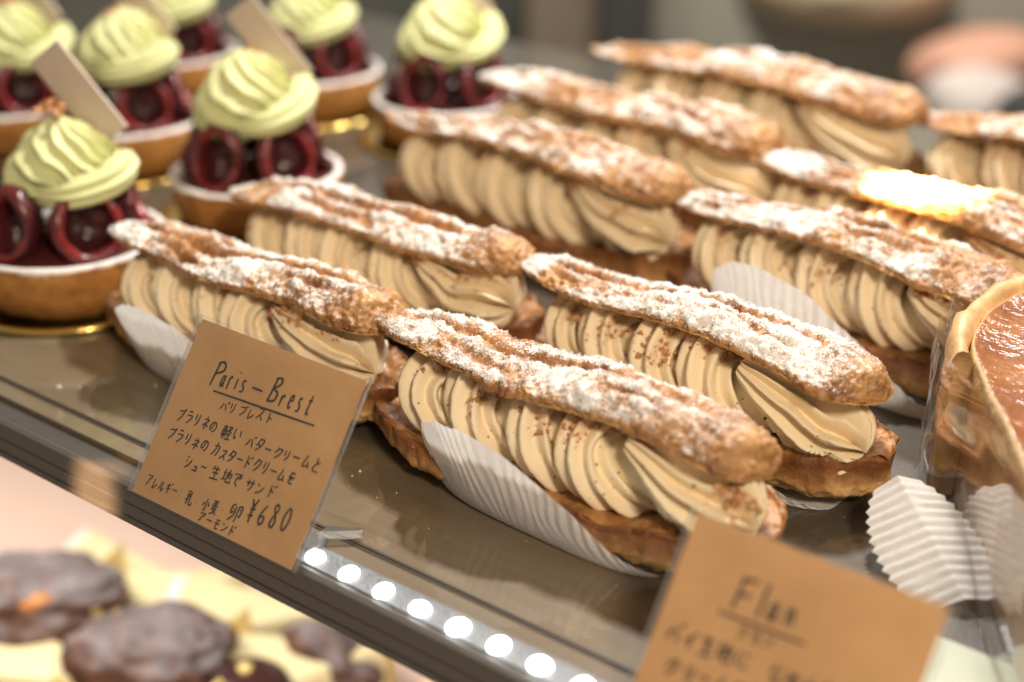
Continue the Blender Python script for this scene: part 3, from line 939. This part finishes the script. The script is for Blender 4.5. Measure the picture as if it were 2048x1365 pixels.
def price_card(loc, w, h, label, strings, seed, yaw=0.0):
    root = empty("price_card", loc)
    root.rotation_euler = (math.atan2(0.0487, 0.0363), 0, R(yaw))
    tag(root, label, "price card", "brown handwritten price cards in clear stands")
    box("kraft_card", 0, w, 0, h, 0.0004, 0.0009, M["kraft"], root)
    write_ink(strings, root, seed, 0.00091)
    s = 0.0013
    box("clear_sleeve", -s, w + s, -0.0004, h + s, 0.0011, 0.0013, M["sleeve"], root)
    box("sleeve_back", -s, w + s, -0.0004, h + s, 0.0, 0.0003, M["sleeve"], root)
    # bright bevelled edges of the acrylic sleeve
    for xa in (w + s, -s - 0.0003):
        box("sleeve_edge", xa, xa + 0.0003, -0.0004, h + s, 0.0, 0.0013, M["acrylic"], root)
    # foot of the stand reaching back over the shelf
    return root


card1 = price_card((-0.333, 0.2326, 0.0014), 0.0728, 0.0600,
    "brown card handwritten Paris-Brest and 680 yen in a clear sleeve, leaning back on the rail",
    [("P", (12.5, 41.0), (19.5, 41.2), 8.6, 0.75), ("ari", (17.8, 41.6), (27.0, 42.6), 7.6, 0.6), ("s", (26.0, 42.6), (30.4, 42.8), 7.4, 0.6),
     ("-", (31.0, 43.0), (36.2, 42.8), 5.0, 0.7), ("B", (38.0, 42.9), (44.5, 43.0), 8.2, 0.75), ("rest", (43.6, 43.2), (57.6, 44.2), 7.6, 0.65),
     ("_", (12.8, 39.4), (60.6, 42.0), 6, 0.65),
     ("パリブレスト", (21.5, 34.8), (44.8, 37.0), 3.6, 0.45),
     ("プラリネの", (5.6, 26.2), (24.4, 27.6), 4.4, 0.5), ("軽い", (26.0, 26.9), (36.0, 27.9), 5.0, 0.5),
     ("バタークリームと", (37.4, 27.2), (69.0, 29.0), 4.4, 0.5), (".", (70.2, 28.9), (72.0, 29.0), 4.4, 0.6),
     ("プラリネの", (4.6, 19.8), (24.0, 20.8), 4.2, 0.5), ("カスタードクリームを", (25.4, 20.6), (61.6, 22.6), 4.4, 0.5),
     ("シュー", (16.4, 13.8), (27.0, 14.4), 4.2, 0.5), ("生地で", (28.4, 14.2), (42.6, 15.4), 4.6, 0.5), ("サンド", (43.6, 15.2), (57.0, 16.6), 4.4, 0.5), (".", (58.0, 15.0), (60, 15), 4, 0.6),
     ("アレルギー:", (3.6, 3.6), (22.2, 4.2), 3.8, 0.42), ("乳・小麦・", (22.6, 3.4), (41.0, 5.0), 5.0, 0.5), ("卵", (41.6, 4.6), (47.6, 5.0), 5.4, 0.55),
     ("Y680", (48.8, 6.8), (66.8, 9.6), 7.2, 0.7),
     ("アーモンド", (30.6, 0.6), (47.4, 1.0), 3.4, 0.45)], 11)

card2 = price_card((-0.1445, 0.2300, 0.0014), 0.0655, 0.0600,
    "blurred brown card handwritten Flan at the bottom right of the picture",
    [("F", (15.5, 40.8), (23.0, 41.2), 8.4, 0.8), ("l", (21.8, 41.2), (27.4, 41.6), 8.4, 0.8), ("an", (25.6, 41.6), (34.6, 42.8), 7.6, 0.75),
     ("_", (13.0, 39.2), (38.2, 40.2), 6, 0.7),
     ("フラン", (20.0, 34.6), (30.4, 35.6), 3.6, 0.5),
     ("パイ生地に", (3.0, 27.0), (26.6, 28.8), 5.0, 0.6), ("なめらかな", (31.0, 28.4), (53.0, 30.0), 4.8, 0.55),
     ("クリームを入れて焼いた".replace("入", ""), (6.0, 19.6), (50.0, 22.6), 5.0, 0.6),
     ("た".replace("た", ""), (0, 0), (1, 0), 1, 1)], 12)

# clear stands behind the cards
for (x, lab) in ((-0.262, "clear acrylic stand foot behind the Paris-Brest card"), (-0.0815, "clear acrylic stand behind the Flan card")):
    st = empty("card_stand", (x, 0.2335, 0.0))
    tag(st, lab, "card stand", "clear acrylic stands holding the price cards")
    p = [(-0.004, 0.020, 0.0026), (0.0035, 0.0245, 0.0026), (0.0065, 0.0255, 0.0026), (0.0068, 0.0235, 0.0026), (0.0010, 0.0185, 0.0026), (-0.004, 0.015, 0.0026)]
    n = len(p)
    v = [(a, b, 0.0012) for a, b, c in p] + [(a, b, 0.0042) for a, b, c in p]
    f = [tuple(range(n))[::-1], tuple(range(n, 2 * n))] + [(i, (i + 1) % n, n + (i + 1) % n, n + i) for i in range(n)]
    o = mesh_obj("stand_foot", v, f, M["acrylic"], st, smooth=False)
    b = o.modifiers.new("bevel", 'BEVEL'); b.width = 0.0006; b.segments = 2
    v, f = box_vf(-0.055, 0.0, 0.009, 0.016, 0.0012, 0.0030)
    mesh_obj("stand_bar", v, f, M["acrylic"], st, smooth=False)


# ------------------------------------------------------------------ cherry tarts
def build_tart():
    root = empty("cherry_tart")
    lathe("tart_shell", [(0.0, 0.0002), (0.034, 0.0002), (0.0375, 0.001), (0.0395, 0.010), (0.0415, 0.0215), (0.0412, 0.0232), (0.0395, 0.0238), (0.0378, 0.0232), (0.0372, 0.0205), (0.0368, 0.0185), (0.0, 0.0180)],
          M["tart"], root, seg=96, noise=0.0005, attrs=dict(sugar=[0, 0, 0, 0, .35, .9, 1, .95, .7, .4, .2]))
    lathe("fruit_filling", [(0.0369, 0.0186), (0.033, 0.0215), (0.02, 0.024), (0.0, 0.025)], M["filling"], root, seg=64, noise=0.001, nf=120)
    # cherries: pitted halves showing their hollow, leaning outward
    prof = []
    tone = []
    for k in range(13):
        a = math.pi * 0.5 * k / 12
        prof.append((0.0165 * math.sin(a), -0.0140 * math.cos(a) + 0.004)); tone.append(1.0)
    for k in range(1, 9):
        a = math.pi * k / 8
        prof.append((0.0140 + 0.0025 * math.cos(a), 0.004 + 0.0030 * math.sin(a))); tone.append(0.95 - 0.42 * k / 8)
    for k in range(1, 8):
        a = math.pi * 0.5 * k / 7
        prof.append((0.0115 * math.cos(a), 0.004 - 0.0125 * math.sin(a) ** 0.6)); tone.append(0.35 * (1 - k / 7))
    first = None
    for k in range(5):
        ang = -1.55 + k * 2 * math.pi / 5
        if first is None:
            c = lathe("cherry_half", prof, M["cherry"], root, seg=44, noise=0.0021, nf=85, attrs=dict(tone=tone))
            first = c
        else:
            c = first.copy(); COL.objects.link(c); c.parent = root
        d = Vector((math.cos(ang), math.sin(ang), 0.32)).normalized()
        c.rotation_euler = d.to_track_quat('Z', 'X').to_euler()
        c.location = (0.0235 * math.cos(ang), 0.0235 * math.sin(ang), 0.0345 - 0.001 * (k % 2))
        c.scale = (1.0 - 0.09 * (k % 2), 0.88 + 0.09 * (k % 3), 1.0)
        c.rotation_euler.rotate_axis('Z', 1.7 * k)
    # piped dome of pale green cream
    n, m = 110, 180
    t = np.linspace(0, 1, n); th = np.linspace(0, 2 * math.pi, m, endpoint=False)
    T, TH = np.meshgrid(t, th, indexing='ij')
    prof_r = np.interp(t, [0, 0.04, 0.15, 0.35, 0.55, 0.75, 0.9, 1.0], [0.0, 0.016, 0.0245, 0.0268, 0.0240, 0.0160, 0.0085, 0.0])
    prof_z = np.interp(t, [0, 0.04, 0.15, 0.35, 0.55, 0.75, 0.9, 1.0], [0.0405, 0.0405, 0.0430, 0.0510, 0.0610, 0.0710, 0.0765, 0.0800])
    ker = np.ones(9) / 9
    prof_r[4:-4] = np.convolve(prof_r, ker, 'valid'); prof_z[4:-4] = np.convolve(prof_z, ker, 'valid')
    phase = (TH + 3.4 * T ** 0.8 + 0.25 * np.sin(TH * 2)) * 11 / 2
    lob = 1 - 0.25 * np.abs(np.sin(phase)) ** 0.9 + 0.05 * fbm(np.stack([np.cos(TH) * 2, np.sin(TH) * 2, T * 5], -1), 2)
    rr = prof_r[:, None] * lob
    G = np.stack([rr * np.cos(TH) + 0.002 * T, rr * np.sin(TH), prof_z[:, None] + 0.0018 * np.sin(TH + 1.0) * (1 - T) + 0.0012 * np.cos(phase * 2) * np.exp(-((T - 0.12) / 0.1) ** 2)], -1)
    G += (0.0011 * fbm(G * 75, 2) + 0.0009 * fbm(G * 210, 2) * np.exp(-((T - 0.14) / 0.14) ** 2))[..., None]
    # trailing tail of the swirl on the right
    k = 40; mm = 48
    path = smooth_poly([(0.006, -0.020, 0.049), (0.020, -0.014, 0.050), (0.027, 0.000, 0.0535), (0.0265, 0.011, 0.0585), (0.0225, 0.0155, 0.0625)], k)
    Tt = np.gradient(path, axis=0); Tt /= np.linalg.norm(Tt, axis=1, keepdims=True)
    Bb = np.cross(Tt, [0, 0, 1.0]); Bb /= np.linalg.norm(Bb, axis=1, keepdims=True); Uu = np.cross(Bb, Tt)
    ph = np.linspace(0, 2 * math.pi, mm, endpoint=False)
    rad = 0.0075 * np.sin(np.linspace(0.15, math.pi - 0.35, k)) ** 0.5
    r2 = rad[:, None] * star(ph[None], 8, 0.3)
    G2 = path[:, None] + Uu[:, None] * (r2 * np.cos(ph))[..., None] + Bb[:, None] * (r2 * np.sin(ph))[..., None]
    V = np.vstack([G.reshape(-1, 3), G2.reshape(-1, 3)])
    F = np.vstack([grid_faces(n, m), grid_faces(k, mm) + n * m])
    mesh_obj("cream_swirl", V, F, M["green"], root)
    # chopped nut on the peak
    rs = np.random.RandomState(5)
    P = np.array([0, 0, 0.0785]) + rs.randn(14, 3) * np.array([0.0035, 0.0035, 0.0010])
    c = grains("nut_pieces", P, 0.0010 + 0.0014 * rs.rand(14), M["crumb"], root, rs, 0.6)
    c["kind"] = "stuff"
    # beige plaque leaning in the cream
    e_r = Vector((math.cos(R(37.5)), math.sin(R(37.5)), 0))
    e_b = Vector((-math.sin(R(37.5)), math.cos(R(37.5)), 0))
    a = e_r * 0.0230 + e_b * 0.006 + Vector((0, 0, 0.0640))
    b = e_r * -0.0030 + e_b * 0.012 + Vector((0, 0, 0.0990))
    d = (b - a).normalized()
    nrm = (e_b * 0.8 - e_r * 0.05 + Vector((0, 0, 0.25))).normalized()
    nrm = (nrm - d * nrm.dot(d)).normalized()
    wv = d.cross(nrm) * 0.0085
    th_ = nrm * 0.0009
    v = []
    for s_ in (-1, 1):
        for q, r_ in ((a, -1), (a, 1), (b, 1), (b, -1)):
            v.append(tuple(q + wv * r_ + th_ * s_))
    f = [(0, 1, 2, 3), (7, 6, 5, 4), (0, 4, 5, 1), (1, 5, 6, 2), (2, 6, 7, 3), (3, 7, 4, 0)]
    o = mesh_obj("beige_plaque", v, f, M["plaque"], root, smooth=False)
    b_ = o.modifiers.new("bevel", 'BEVEL'); b_.width = 0.0004; b_.segments = 2
    return root


def gold_board():
    return lathe("gold_board", [(0.0, 0.0002), (0.0455, 0.0002), (0.0485, 0.0010), (0.0482, 0.0024), (0.0462, 0.0030), (0.0445, 0.0021), (0.0, 0.0021)], M["gold"], None, seg=96)


tart0 = build_tart()
board0 = gold_board()
TARTS = [
    ((-0.487, 0.325), 0, "nearest cherry tart, at the left picture edge, beside the Paris-Brest card's eclair"),
    ((-0.488, 0.434), 25, "cherry tart touching the left tips of the blurred eclairs, dusted rim showing"),
    ((-0.610, 0.455), -10, "cherry tart between the left edge tarts, cream swirl above one big red cherry ring"),
    ((-0.500, 0.590), 50, "cherry tart farthest right of the tarts, against the dark background"),
    ((-0.603, 0.588), 15, "cherry tart at the top edge of the picture behind the slanting beige plaque"),
    ((-0.687, 0.440), -35, "very blurred cherry tart in the top left corner, only its cream swirl showing"),
    ((-0.705, 0.565), 5, "cherry tart cut off by the top edge, a sliver of cream above dark cherries"),
]
BL = ["gold board with glowing reflections under the nearest cherry tart at the left edge",
      "gold board under the tart beside the blurred eclair tips",
      "gold board under the tart with one big red cherry ring",
      "gold board under the rightmost cherry tart",
      "gold board under the tart behind the slanting beige plaque",
      "gold board hidden under the very blurred top left tart",
      "gold board under the tart cut off by the top edge"]
for k, ((x, y), rz, lab) in enumerate(TARTS):
    t = tart0 if k == 0 else copy_tree(tart0)
    t.location = (x, y, 0.0024)
    for ch in t.children:
        if ch.name.startswith("cream_swirl"):
            ch.rotation_euler = (R(random.uniform(-3, 3)), R(random.uniform(-3, 3)), R([0, 10, -16, 18, -8, 30, -20][k]))
            ch.scale = (random.uniform(0.95, 1.05), random.uniform(0.95, 1.05), random.uniform(0.94, 1.05))
    t.rotation_euler = (0, 0, R(rz * 0.25))
    tag(t, lab, "tart", "cherry tarts topped with green cream")
    b = board0 if k == 0 else board0.copy()
    if k: COL.objects.link(b)
    b.location = (x, y, 0.0)
    tag(b, BL[k], "cake board", "gold boards under the tarts")

# ------------------------------------------------------------------ wrapped flan wedge (upper right of the flan card)
flan = empty("flan_slice", (-0.128, 0.388, 0.0012))
tag(flan, "tall glazed flan slice with thick crust wrapped in clear film at the right edge", "flan")
ZT = 0.0512


def flan_parts():
    C0 = np.array([0.078, 0.042])
    rad = 0.0885
    a0, a1 = R(208), R(105)
    n = 60
    ang = np.linspace(a0, a1, n)
    outer = np.stack([C0[0] + rad * np.cos(ang), C0[1] + rad * np.sin(ang)], -1)
    inner = np.stack([C0[0] + (rad - 0.0075) * np.cos(ang), C0[1] + (rad - 0.0075) * np.sin(ang)], -1)
    rings = []
    tone = []
    prof = [(0, 0.0), (0, 0.12), (0.02, 0.5), (0.0, 0.9), (0.15, 1.0), (0.5, 1.03), (0.85, 1.0), (1.0, 0.93), (1.0, 0.5), (1.0, 0.0)]
    for o_, i_ in zip(outer, inner):
        rings.append([(o_[0] * (1 - k) + i_[0] * k, o_[1] * (1 - k) + i_[1] * k, ZT * h) for k, h in prof])
    G = np.array(rings)
    G = G + grid_normals(G) * (0.0013 * fbm(G * 80, 3) + 0.0006 * fbm(G * 350, 2))[..., None]
    k = len(prof)
    F = [tuple(q) for q in grid_faces(n, k).tolist()]
    F += [tuple(range(k)), tuple(range((n - 1) * k, n * k))[::-1]]
    mesh_obj("flan_crust", G.reshape(-1, 3), F, M["flancrust"], flan)
    # custard body: straight cut faces from crust to the tip
    tip = np.array([0.066, -0.092])
    first = inner[0]
    cut = np.array([first + (tip - first) * t for t in np.linspace(0, 1, 30)])
    back = np.array([tip + (inner[-1] - tip) * t for t in np.linspace(0, 1, 20)[1:]])
    poly = np.vstack([inner[::-1], cut[1:], back[:-1]])
    m = len(poly)
    cen = poly.mean(0)
    lv = []
    spec = [(1.0, 0.0), (1.0, 0.35), (0.995, 0.7), (1.0, 0.93), (0.985, 0.965), (0.95, 0.965), (0.90, 0.95), (0.6, 0.945), (0.3, 0.945), (0.02, 0.945)]
    for sc, h in spec:
        q = cen + (poly - cen) * sc
        lv.append(np.column_stack([q, np.full(m, ZT * h)]))
    G = np.array(lv)
    G = G + (0.0007 * fbm(G * 60, 3))[..., None] * np.array([0.6, 0.6, 1.0])
    tone = np.repeat(np.array([0, 0, 0, 0.15, 0.6, 1, 1, 1, 1, 1.0]), m)
    mesh_obj("flan_custard", G.reshape(-1, 3), grid_faces(len(spec), m), M["custard"], flan, attrs=dict(tone=tone))
    # film
    fp = np.vstack([np.column_stack([C0[0] + (rad + 0.0028) * np.cos(ang[::-1]), C0[1] + (rad + 0.0028) * np.sin(ang[::-1])]), [first + np.array([-0.006, -0.010])], [first + (tip - first) * 0.3 + np.array([-0.0035, -0.003])], [first + (tip - first) * 0.7 + np.array([-0.0035, -0.0025])], [tip + np.array([-0.003, -0.004])]])
    fp = smooth_poly(fp[::1], 220)
    z = np.linspace(0.002, ZT + 0.002, 14)
    G = np.zeros((len(fp), len(z), 3))
    G[..., :2] = fp[:, None]
    G[..., 2] = z[None]
    wr = 0.0016 * fbm(np.stack([np.arange(len(fp))[:, None] * 0.09 + z[None] * 30, z[None] * 45 + 0 * fp[:, :1], 0 * fp[:, :1] + 0 * z[None]], -1), 3)
    G[..., 0] -= wr; G[..., 1] -= wr
    mesh_obj("clear_wrap", G.reshape(-1, 3), grid_faces(len(fp), len(z), closed=False), M["film"], flan)


def m_custard():
    t = NT("flan_custard")
    k = t.attr("tone")
    n = t.noise(55, 4, 0.6)
    side = t.ramp(n, [(0.3, (0.55, 0.28, 0.10)), (0.6, (0.70, 0.40, 0.16)), (0.8, (0.80, 0.52, 0.25))])
    top = t.ramp(n, [(0.3, (0.22, 0.065, 0.016)), (0.7, (0.42, 0.16, 0.045))])
    e = t.ramp(k, [(0.0, (0, 0, 0)), (0.10, (0, 0, 0)), (0.35, (0.5, 0.5, 0.5)), (0.8, (1, 1, 1))])
    c = t.mix(e, side, top)
    pe = t.math('MULTIPLY', t.math('LESS_THAN', t.math('ABSOLUTE', t.math('SUBTRACT', k, 0.42)), 0.3), 0.8)
    c = t.mix(pe, c, (0.80, 0.60, 0.34))
    b = t.bump(t.noise(160, 3, 0.6), 0.5, 0.003)
    return t.done(t.bsdf(c, 0.3, b, Coat_Weight=t.math('MULTIPLY', k, 1.0, True), Coat_Roughness=0.04, Coat_Normal=b))


M["custard"] = m_custard()
M["flancrust"] = m_plain("flan_crust", (0.62, 0.38, 0.175), 0.5, 0.55, 130, 0.8, Coat_Weight=0.15, Coat_Roughness=0.15)
flan_parts()


# pleated paper petal under the flan
def petal():
    n, m = 260, 40
    root = None
    v = np.linspace(0, 1, n); u = np.linspace(-1, 0.8, m)
    Vv, U = np.meshgrid(v, u, indexing='ij')
    wid = 0.0125 * np.sin(np.clip(0.12 + Vv * 0.88, 0, 1) * math.pi) ** 0.55 + 0.004
    p0 = np.array([-0.096, 0.336, 0.002]); p1 = np.array([-0.129, 0.361, 0.0185])
    ax = (p1 - p0)
    side = np.array([0.76, 0.60, 0.20]); side = side / np.linalg.norm(side)
    nn = np.cross(ax / np.linalg.norm(ax), side)
    if nn[1] > 0: nn = -nn
    rip = np.abs(((Vv * 13 + 0.55 * np.abs(U)) % 1) - 0.5) * 2 - 0.5
    G = p0 + ax * Vv[..., None] + side * (U * wid * (1 + 0.10 * rip))[..., None] + nn * (rip * 0.00030 * (1 + fbm(np.stack([Vv * 9, U * 3, 0 * U], -1), 2)) + 0.0035 * (1 - np.abs(U)) )[..., None]
    G[..., 2] = np.maximum(G[..., 2], 0.0004)
    o = mesh_obj("paper_doily", G.reshape(-1, 3), grid_faces(n, m, closed=False), M["paper"])
    tag(o, "white pleated leaf shaped paper under the film wrapped flan slice", "paper liner")


petal()

# pale acrylic tray and clip in front of the flan
tr = box("acrylic_tray", -0.100, 0.06, 0.262, 0.318, 0.0006, 0.0024, m_plain("pale_green_acrylic", (0.52, 0.57, 0.47), 0.15, 0.25, 40, 0.2, Coat_Weight=1.0), None, 0.0008)
tag(tr, "pale greenish glossy tray in front of the flan slice", "tray")
clip = empty("shelf_clip", (-0.0800, 0.2600, 0.0))
tag(clip, "small dark metal clip beside the right edge of the Flan card", "clip")
box("clip_body", -0.004, 0.004, -0.003, 0.003, 0.0006, 0.0056, M["raildark"], clip, 0.0006)
box("clip_rod", 0.0041, 0.13, -0.0035, -0.0020, 0.0010, 0.0022, M["railline"], clip, 0.0003)

# ------------------------------------------------------------------ lower shelf
LZ = -0.26
lo = box("lower_shelf", -2.2, 0.6, -0.05, 1.3, LZ - 0.01, LZ, M["pink"])
tag(lo, kind="structure")


def un(px, py, z):
    F_ = 2791.0; P_ = R(25.5); Y_ = R(37.5)
    fw = np.array([-math.sin(Y_) * math.cos(P_), math.cos(Y_) * math.cos(P_), -math.sin(P_)])
    rt = np.array([math.cos(Y_), math.sin(Y_), 0]); up = np.cross(rt, fw)
    d = fw * F_ + rt * (px - 1024) - up * (py - 682.5)
    return (np.array([0, 0, 0.24]) + d * ((z - 0.24) / d[2]))


def lumpy(name, rx, ry, rz_, mat, parent, seed, amp=0.006, nf=28, flat=0.0, loc=(0, 0, 0)):
    n, m = 60, 80
    a = np.linspace(0, math.pi, n); b = np.linspace(0, 2 * math.pi, m, endpoint=False)
    A, B = np.meshgrid(a, b, indexing='ij')
    D = np.stack([np.sin(A) * np.cos(B), np.sin(A) * np.sin(B), np.cos(A)], -1)
    r = 1 + amp / rx * fbm(D * rx * nf + seed * 5.3, 3)
    G = D * r[..., None] * np.array([rx, ry, rz_])
    G[..., 2] = np.maximum(G[..., 2], -flat if flat else -1)
    o = mesh_obj(name, G.reshape(-1, 3), grid_faces(n, m, flip=True)[:, ::-1], mat, parent)
    o.location = loc
    return o


def choc_cake(px, py, z, s, rz, label, seed):
    c = un(px, py, z)
    root = empty("chocolate_cake", (c[0], c[1], LZ))
    root.rotation_euler = (0, 0, R(rz))
    tag(root, label, "chocolate cake", "dusted chocolate cakes on the lower shelf")
    h = z - LZ
    # block of cake in a folded yellow paper wedge
    lumpy("cake_top", 0.048 * s, 0.033 * s, 0.020, M["dusted"], root, seed, 0.010, 30, 0, (0, 0, h - 0.012))
    if seed == 5: lumpy("caramel_spot", 0.010 * s, 0.007 * s, 0.004, M["caramel"], root, seed + 3, 0.002, 90, 0, (0.004, -0.022 * s, h - 0.0005))
    v = [(-0.045 * s, -0.030 * s, 0.001), (0.045 * s, -0.030 * s, 0.001), (0.045 * s, 0.030 * s, 0.001), (-0.045 * s, 0.030 * s, 0.001),
         (-0.043 * s, -0.028 * s, h - 0.016), (0.043 * s, -0.028 * s, h - 0.016), (0.043 * s, 0.028 * s, h - 0.016), (-0.043 * s, 0.028 * s, h - 0.016)]
    f = [(0, 3, 2, 1), (4, 5, 6, 7), (0, 1, 5, 4), (1, 2, 6, 5), (2, 3, 7, 6), (3, 0, 4, 7)]
    mesh_obj("cake_body", v, f, M["brownsponge"], root, smooth=False)
    # folded paper wedges on the corners
    for k, (sx, sy) in enumerate(((-1, -1), (1, -1), (1, 1), (-1, 1))):
        x0, y0 = sx * 0.047 * s, sy * 0.032 * s
        tri = [(x0, y0, 0.001), (x0 - sx * 0.070 * s, y0, 0.001), (x0, y0, h - 0.006), (x0 + sx * 0.002, y0 + sy * 0.002, 0.001), (x0 - sx * 0.070 * s, y0 + sy * 0.002, 0.001), (x0 + sx * 0.002, y0 + sy * 0.002, h - 0.006)]
        ff = [(0, 1, 2), (5, 4, 3), (0, 3, 4, 1), (1, 4, 5, 2), (2, 5, 3, 0)]
        mesh_obj("paper_corner", tri, ff, M["yellow"], root, smooth=False)
    return root


M["caramel"] = m_plain("caramel", (0.50, 0.20, 0.05), 0.3, 0.2)
M["brownsponge"] = m_plain("brown_sponge", (0.25, 0.10, 0.04), 0.6, 0.3)
choc_cake(305, 1262, -0.195, 0.86, 35, "dusted dark chocolate cake on the lower shelf, straight below the Paris-Brest card", 2)
choc_cake(60, 1155, -0.195, 0.95, 50, "dusted chocolate cake with orange caramel patch at the left edge of the lower shelf", 5)
choc_cake(660, 1290, -0.215, 0.55, 20, "small reddish brown cake on the lower shelf just below the front rail", 7)

for (px, py, s, rz, lab) in ((250, 1150, 1.35, 20, "pale yellow custard wedge between the two big dusted cakes on the lower shelf"),
                             (380, 1165, 1.2, 60, "pale yellow custard wedge just below the rail on the lower shelf"),
                             (505, 1240, 1.45, 35, "pale yellow custard wedge right of the middle dusted cake"),
                             (80, 1350, 1.5, 10, "yellow custard wedge in the bottom left corner of the picture"),
                             (610, 1345, 1.5, 50, "pale yellow custard wedge at the bottom edge by the small brown cake")):
    c = un(px, py, -0.225)
    root = empty("custard_wedge", (c[0], c[1], LZ))
    root.rotation_euler = (0, 0, R(rz))
    tag(root, lab, "custard slice", "custard wedges on the lower shelf")
    h = 0.031 * s
    v = [(-0.03 * s, -0.022 * s, 0.001), (0.03 * s, 0, 0.001), (-0.03 * s, 0.022 * s, 0.001), (-0.03 * s, -0.022 * s, h), (0.03 * s, 0, h), (-0.03 * s, 0.022 * s, h)]
    f = [(0, 2, 1), (3, 4, 5), (0, 1, 4, 3), (1, 2, 5, 4), (2, 0, 3, 5)]
    o = mesh_obj("custard_body", v, f, M["yellowpale"], root, smooth=False)
    bv = o.modifiers.new("bevel", 'BEVEL'); bv.width = 0.004; bv.segments = 3
    v, f = box_vf(-0.0345 * s, -0.0305 * s, -0.023 * s, 0.023 * s, 0.001, h * 0.9)
    mesh_obj("white_edge", v, f, M["sugar"], root, smooth=False)

c = un(490, 1350, -0.205)
dome = empty("glazed_dome", (c[0], c[1], LZ))
tag(dome, "smooth dark glazed chocolate dome with a gold leaf dot at the bottom edge", "chocolate dome")
lathe("dome_body", [(0.026, 0.001), (0.0262, 0.012), (0.0262, 0.032), (0.025, 0.042), (0.021, 0.050), (0.014, 0.0555), (0.006, 0.0578), (0.0, 0.058)], M["glaze"], dome, seg=64)
lumpy("gold_dot", 0.0040, 0.0035, 0.0025, M["goldleaf"] if "goldleaf" in M else M["yellow"], dome, 3, 0.001, 120, 0, (0, 0, 0.0588))

# ------------------------------------------------------------------ background
def flatc(name, c, r=0.6):
    return m_plain(name, c, r, 0.08, 6)


bwv = Vector((-math.sin(R(37.5)), math.cos(R(37.5)), 0))
brv = Vector((math.cos(R(37.5)), math.sin(R(37.5)), 0))


def bg_at(px, py, dist):
    """point of the room seen past the rear row, dist metres away"""
    F_ = 2791.0; P_ = R(25.5); Y_ = R(37.5)
    fw = np.array([-math.sin(Y_) * math.cos(P_), math.cos(Y_) * math.cos(P_), -math.sin(P_)])
    rt = np.array([math.cos(Y_), math.sin(Y_), 0]); up = np.cross(rt, fw)
    d = fw + (rt * (px - 1024) - up * (py - 682.5)) / F_
    return Vector(np.array([0, 0, 0.24]) + d * dist)


def bg_box(name, p, w, z0, z1, depth, mat, label=None, cat=None, kind=None, bevel=0.0, rz=0.0):
    o = box(name, -w / 2, w / 2, 0, depth, z0, z1, mat, None, bevel)
    o.location = (p[0], p[1], 0)
    o.rotation_euler = (0, 0, R(37.5 + rz))
    tag(o, label, cat, None, kind)
    return o


bg_box("back_wall", bwv * 3.4, 9.0, -1.6, 2.0, 0.1, flatc("dim_wall", (0.085, 0.085, 0.072)), kind="structure")
bg_box("room_floor", bwv * -0.4, 9.0, -1.62, -1.6, 3.8, flatc("dim_floor", (0.16, 0.14, 0.12)), kind="structure")
bg_box("green_cabinet", bg_at(1690, 60, 2.5), 0.72, -1.2, 0.60, 0.3, flatc("grey_green_paint", (0.26, 0.25, 0.205)), "blurred grey green cabinet standing behind the rear eclairs", "cabinet", bevel=0.02)
bg_box("brown_post", bg_at(1150, 60, 2.3), 0.16, -1.2, 0.6, 0.08, flatc("brown_post", (0.17, 0.135, 0.10)), "blurred brown post left of the grey green cabinet", "post", bevel=0.01, rz=5)
bg_box("dark_post", bg_at(1255, 60, 2.2), 0.085, -1.2, 0.6, 0.08, flatc("dark_post", (0.040, 0.040, 0.040)), "blurred dark post between brown post and grey green cabinet", "post", bevel=0.01)
p = bg_at(1690, -55, 2.45)
tan = lumpy("bread_loaf", 0.19, 0.12, 0.10, flatc("tan_crust", (0.66, 0.53, 0.38)), None, 4, 0.012, 6, 0, p)
tan.rotation_euler = (0, 0, R(37))
tag(tan, "blurred tan rounded loaf at the top right of the picture", "bread")
bread_bits = [(1960, 120, 1.20, 0.060, (0.55, 0.30, 0.22), "pinkish brown", -8), (1930, 45, 1.30, 0.055, (0.56, 0.52, 0.48), "pale grey", 5), (1800, 130, 1.35, 0.055, (0.38, 0.32, 0.25), "pale brown", 0), (2060, 10, 1.35, 0.06, (0.50, 0.27, 0.20), "rusty pink", 0), (1960, 205, 1.12, 0.050, (0.58, 0.52, 0.50), "off white", 4), (2070, 235, 1.05, 0.030, (0.03, 0.03, 0.03), "black", 0)]
for k, (px, py, dd, s, col, nm, rz) in enumerate(bread_bits):
    dd *= 2.0; s *= 2.0
    p = bg_at(px, py, dd)
    o = lumpy("folded_cloth", s, s * 0.6, 0.052, flatc("cloth_%d" % k, col), None, 10 + k, 0.01, 10, 0, p)
    o.rotation_euler = (0, R(rz), R(37.5))
    tag(o, "blurred %s cloth bundle piled in the background at the top right" % nm, "cloth", "blurred bundles at the top right")
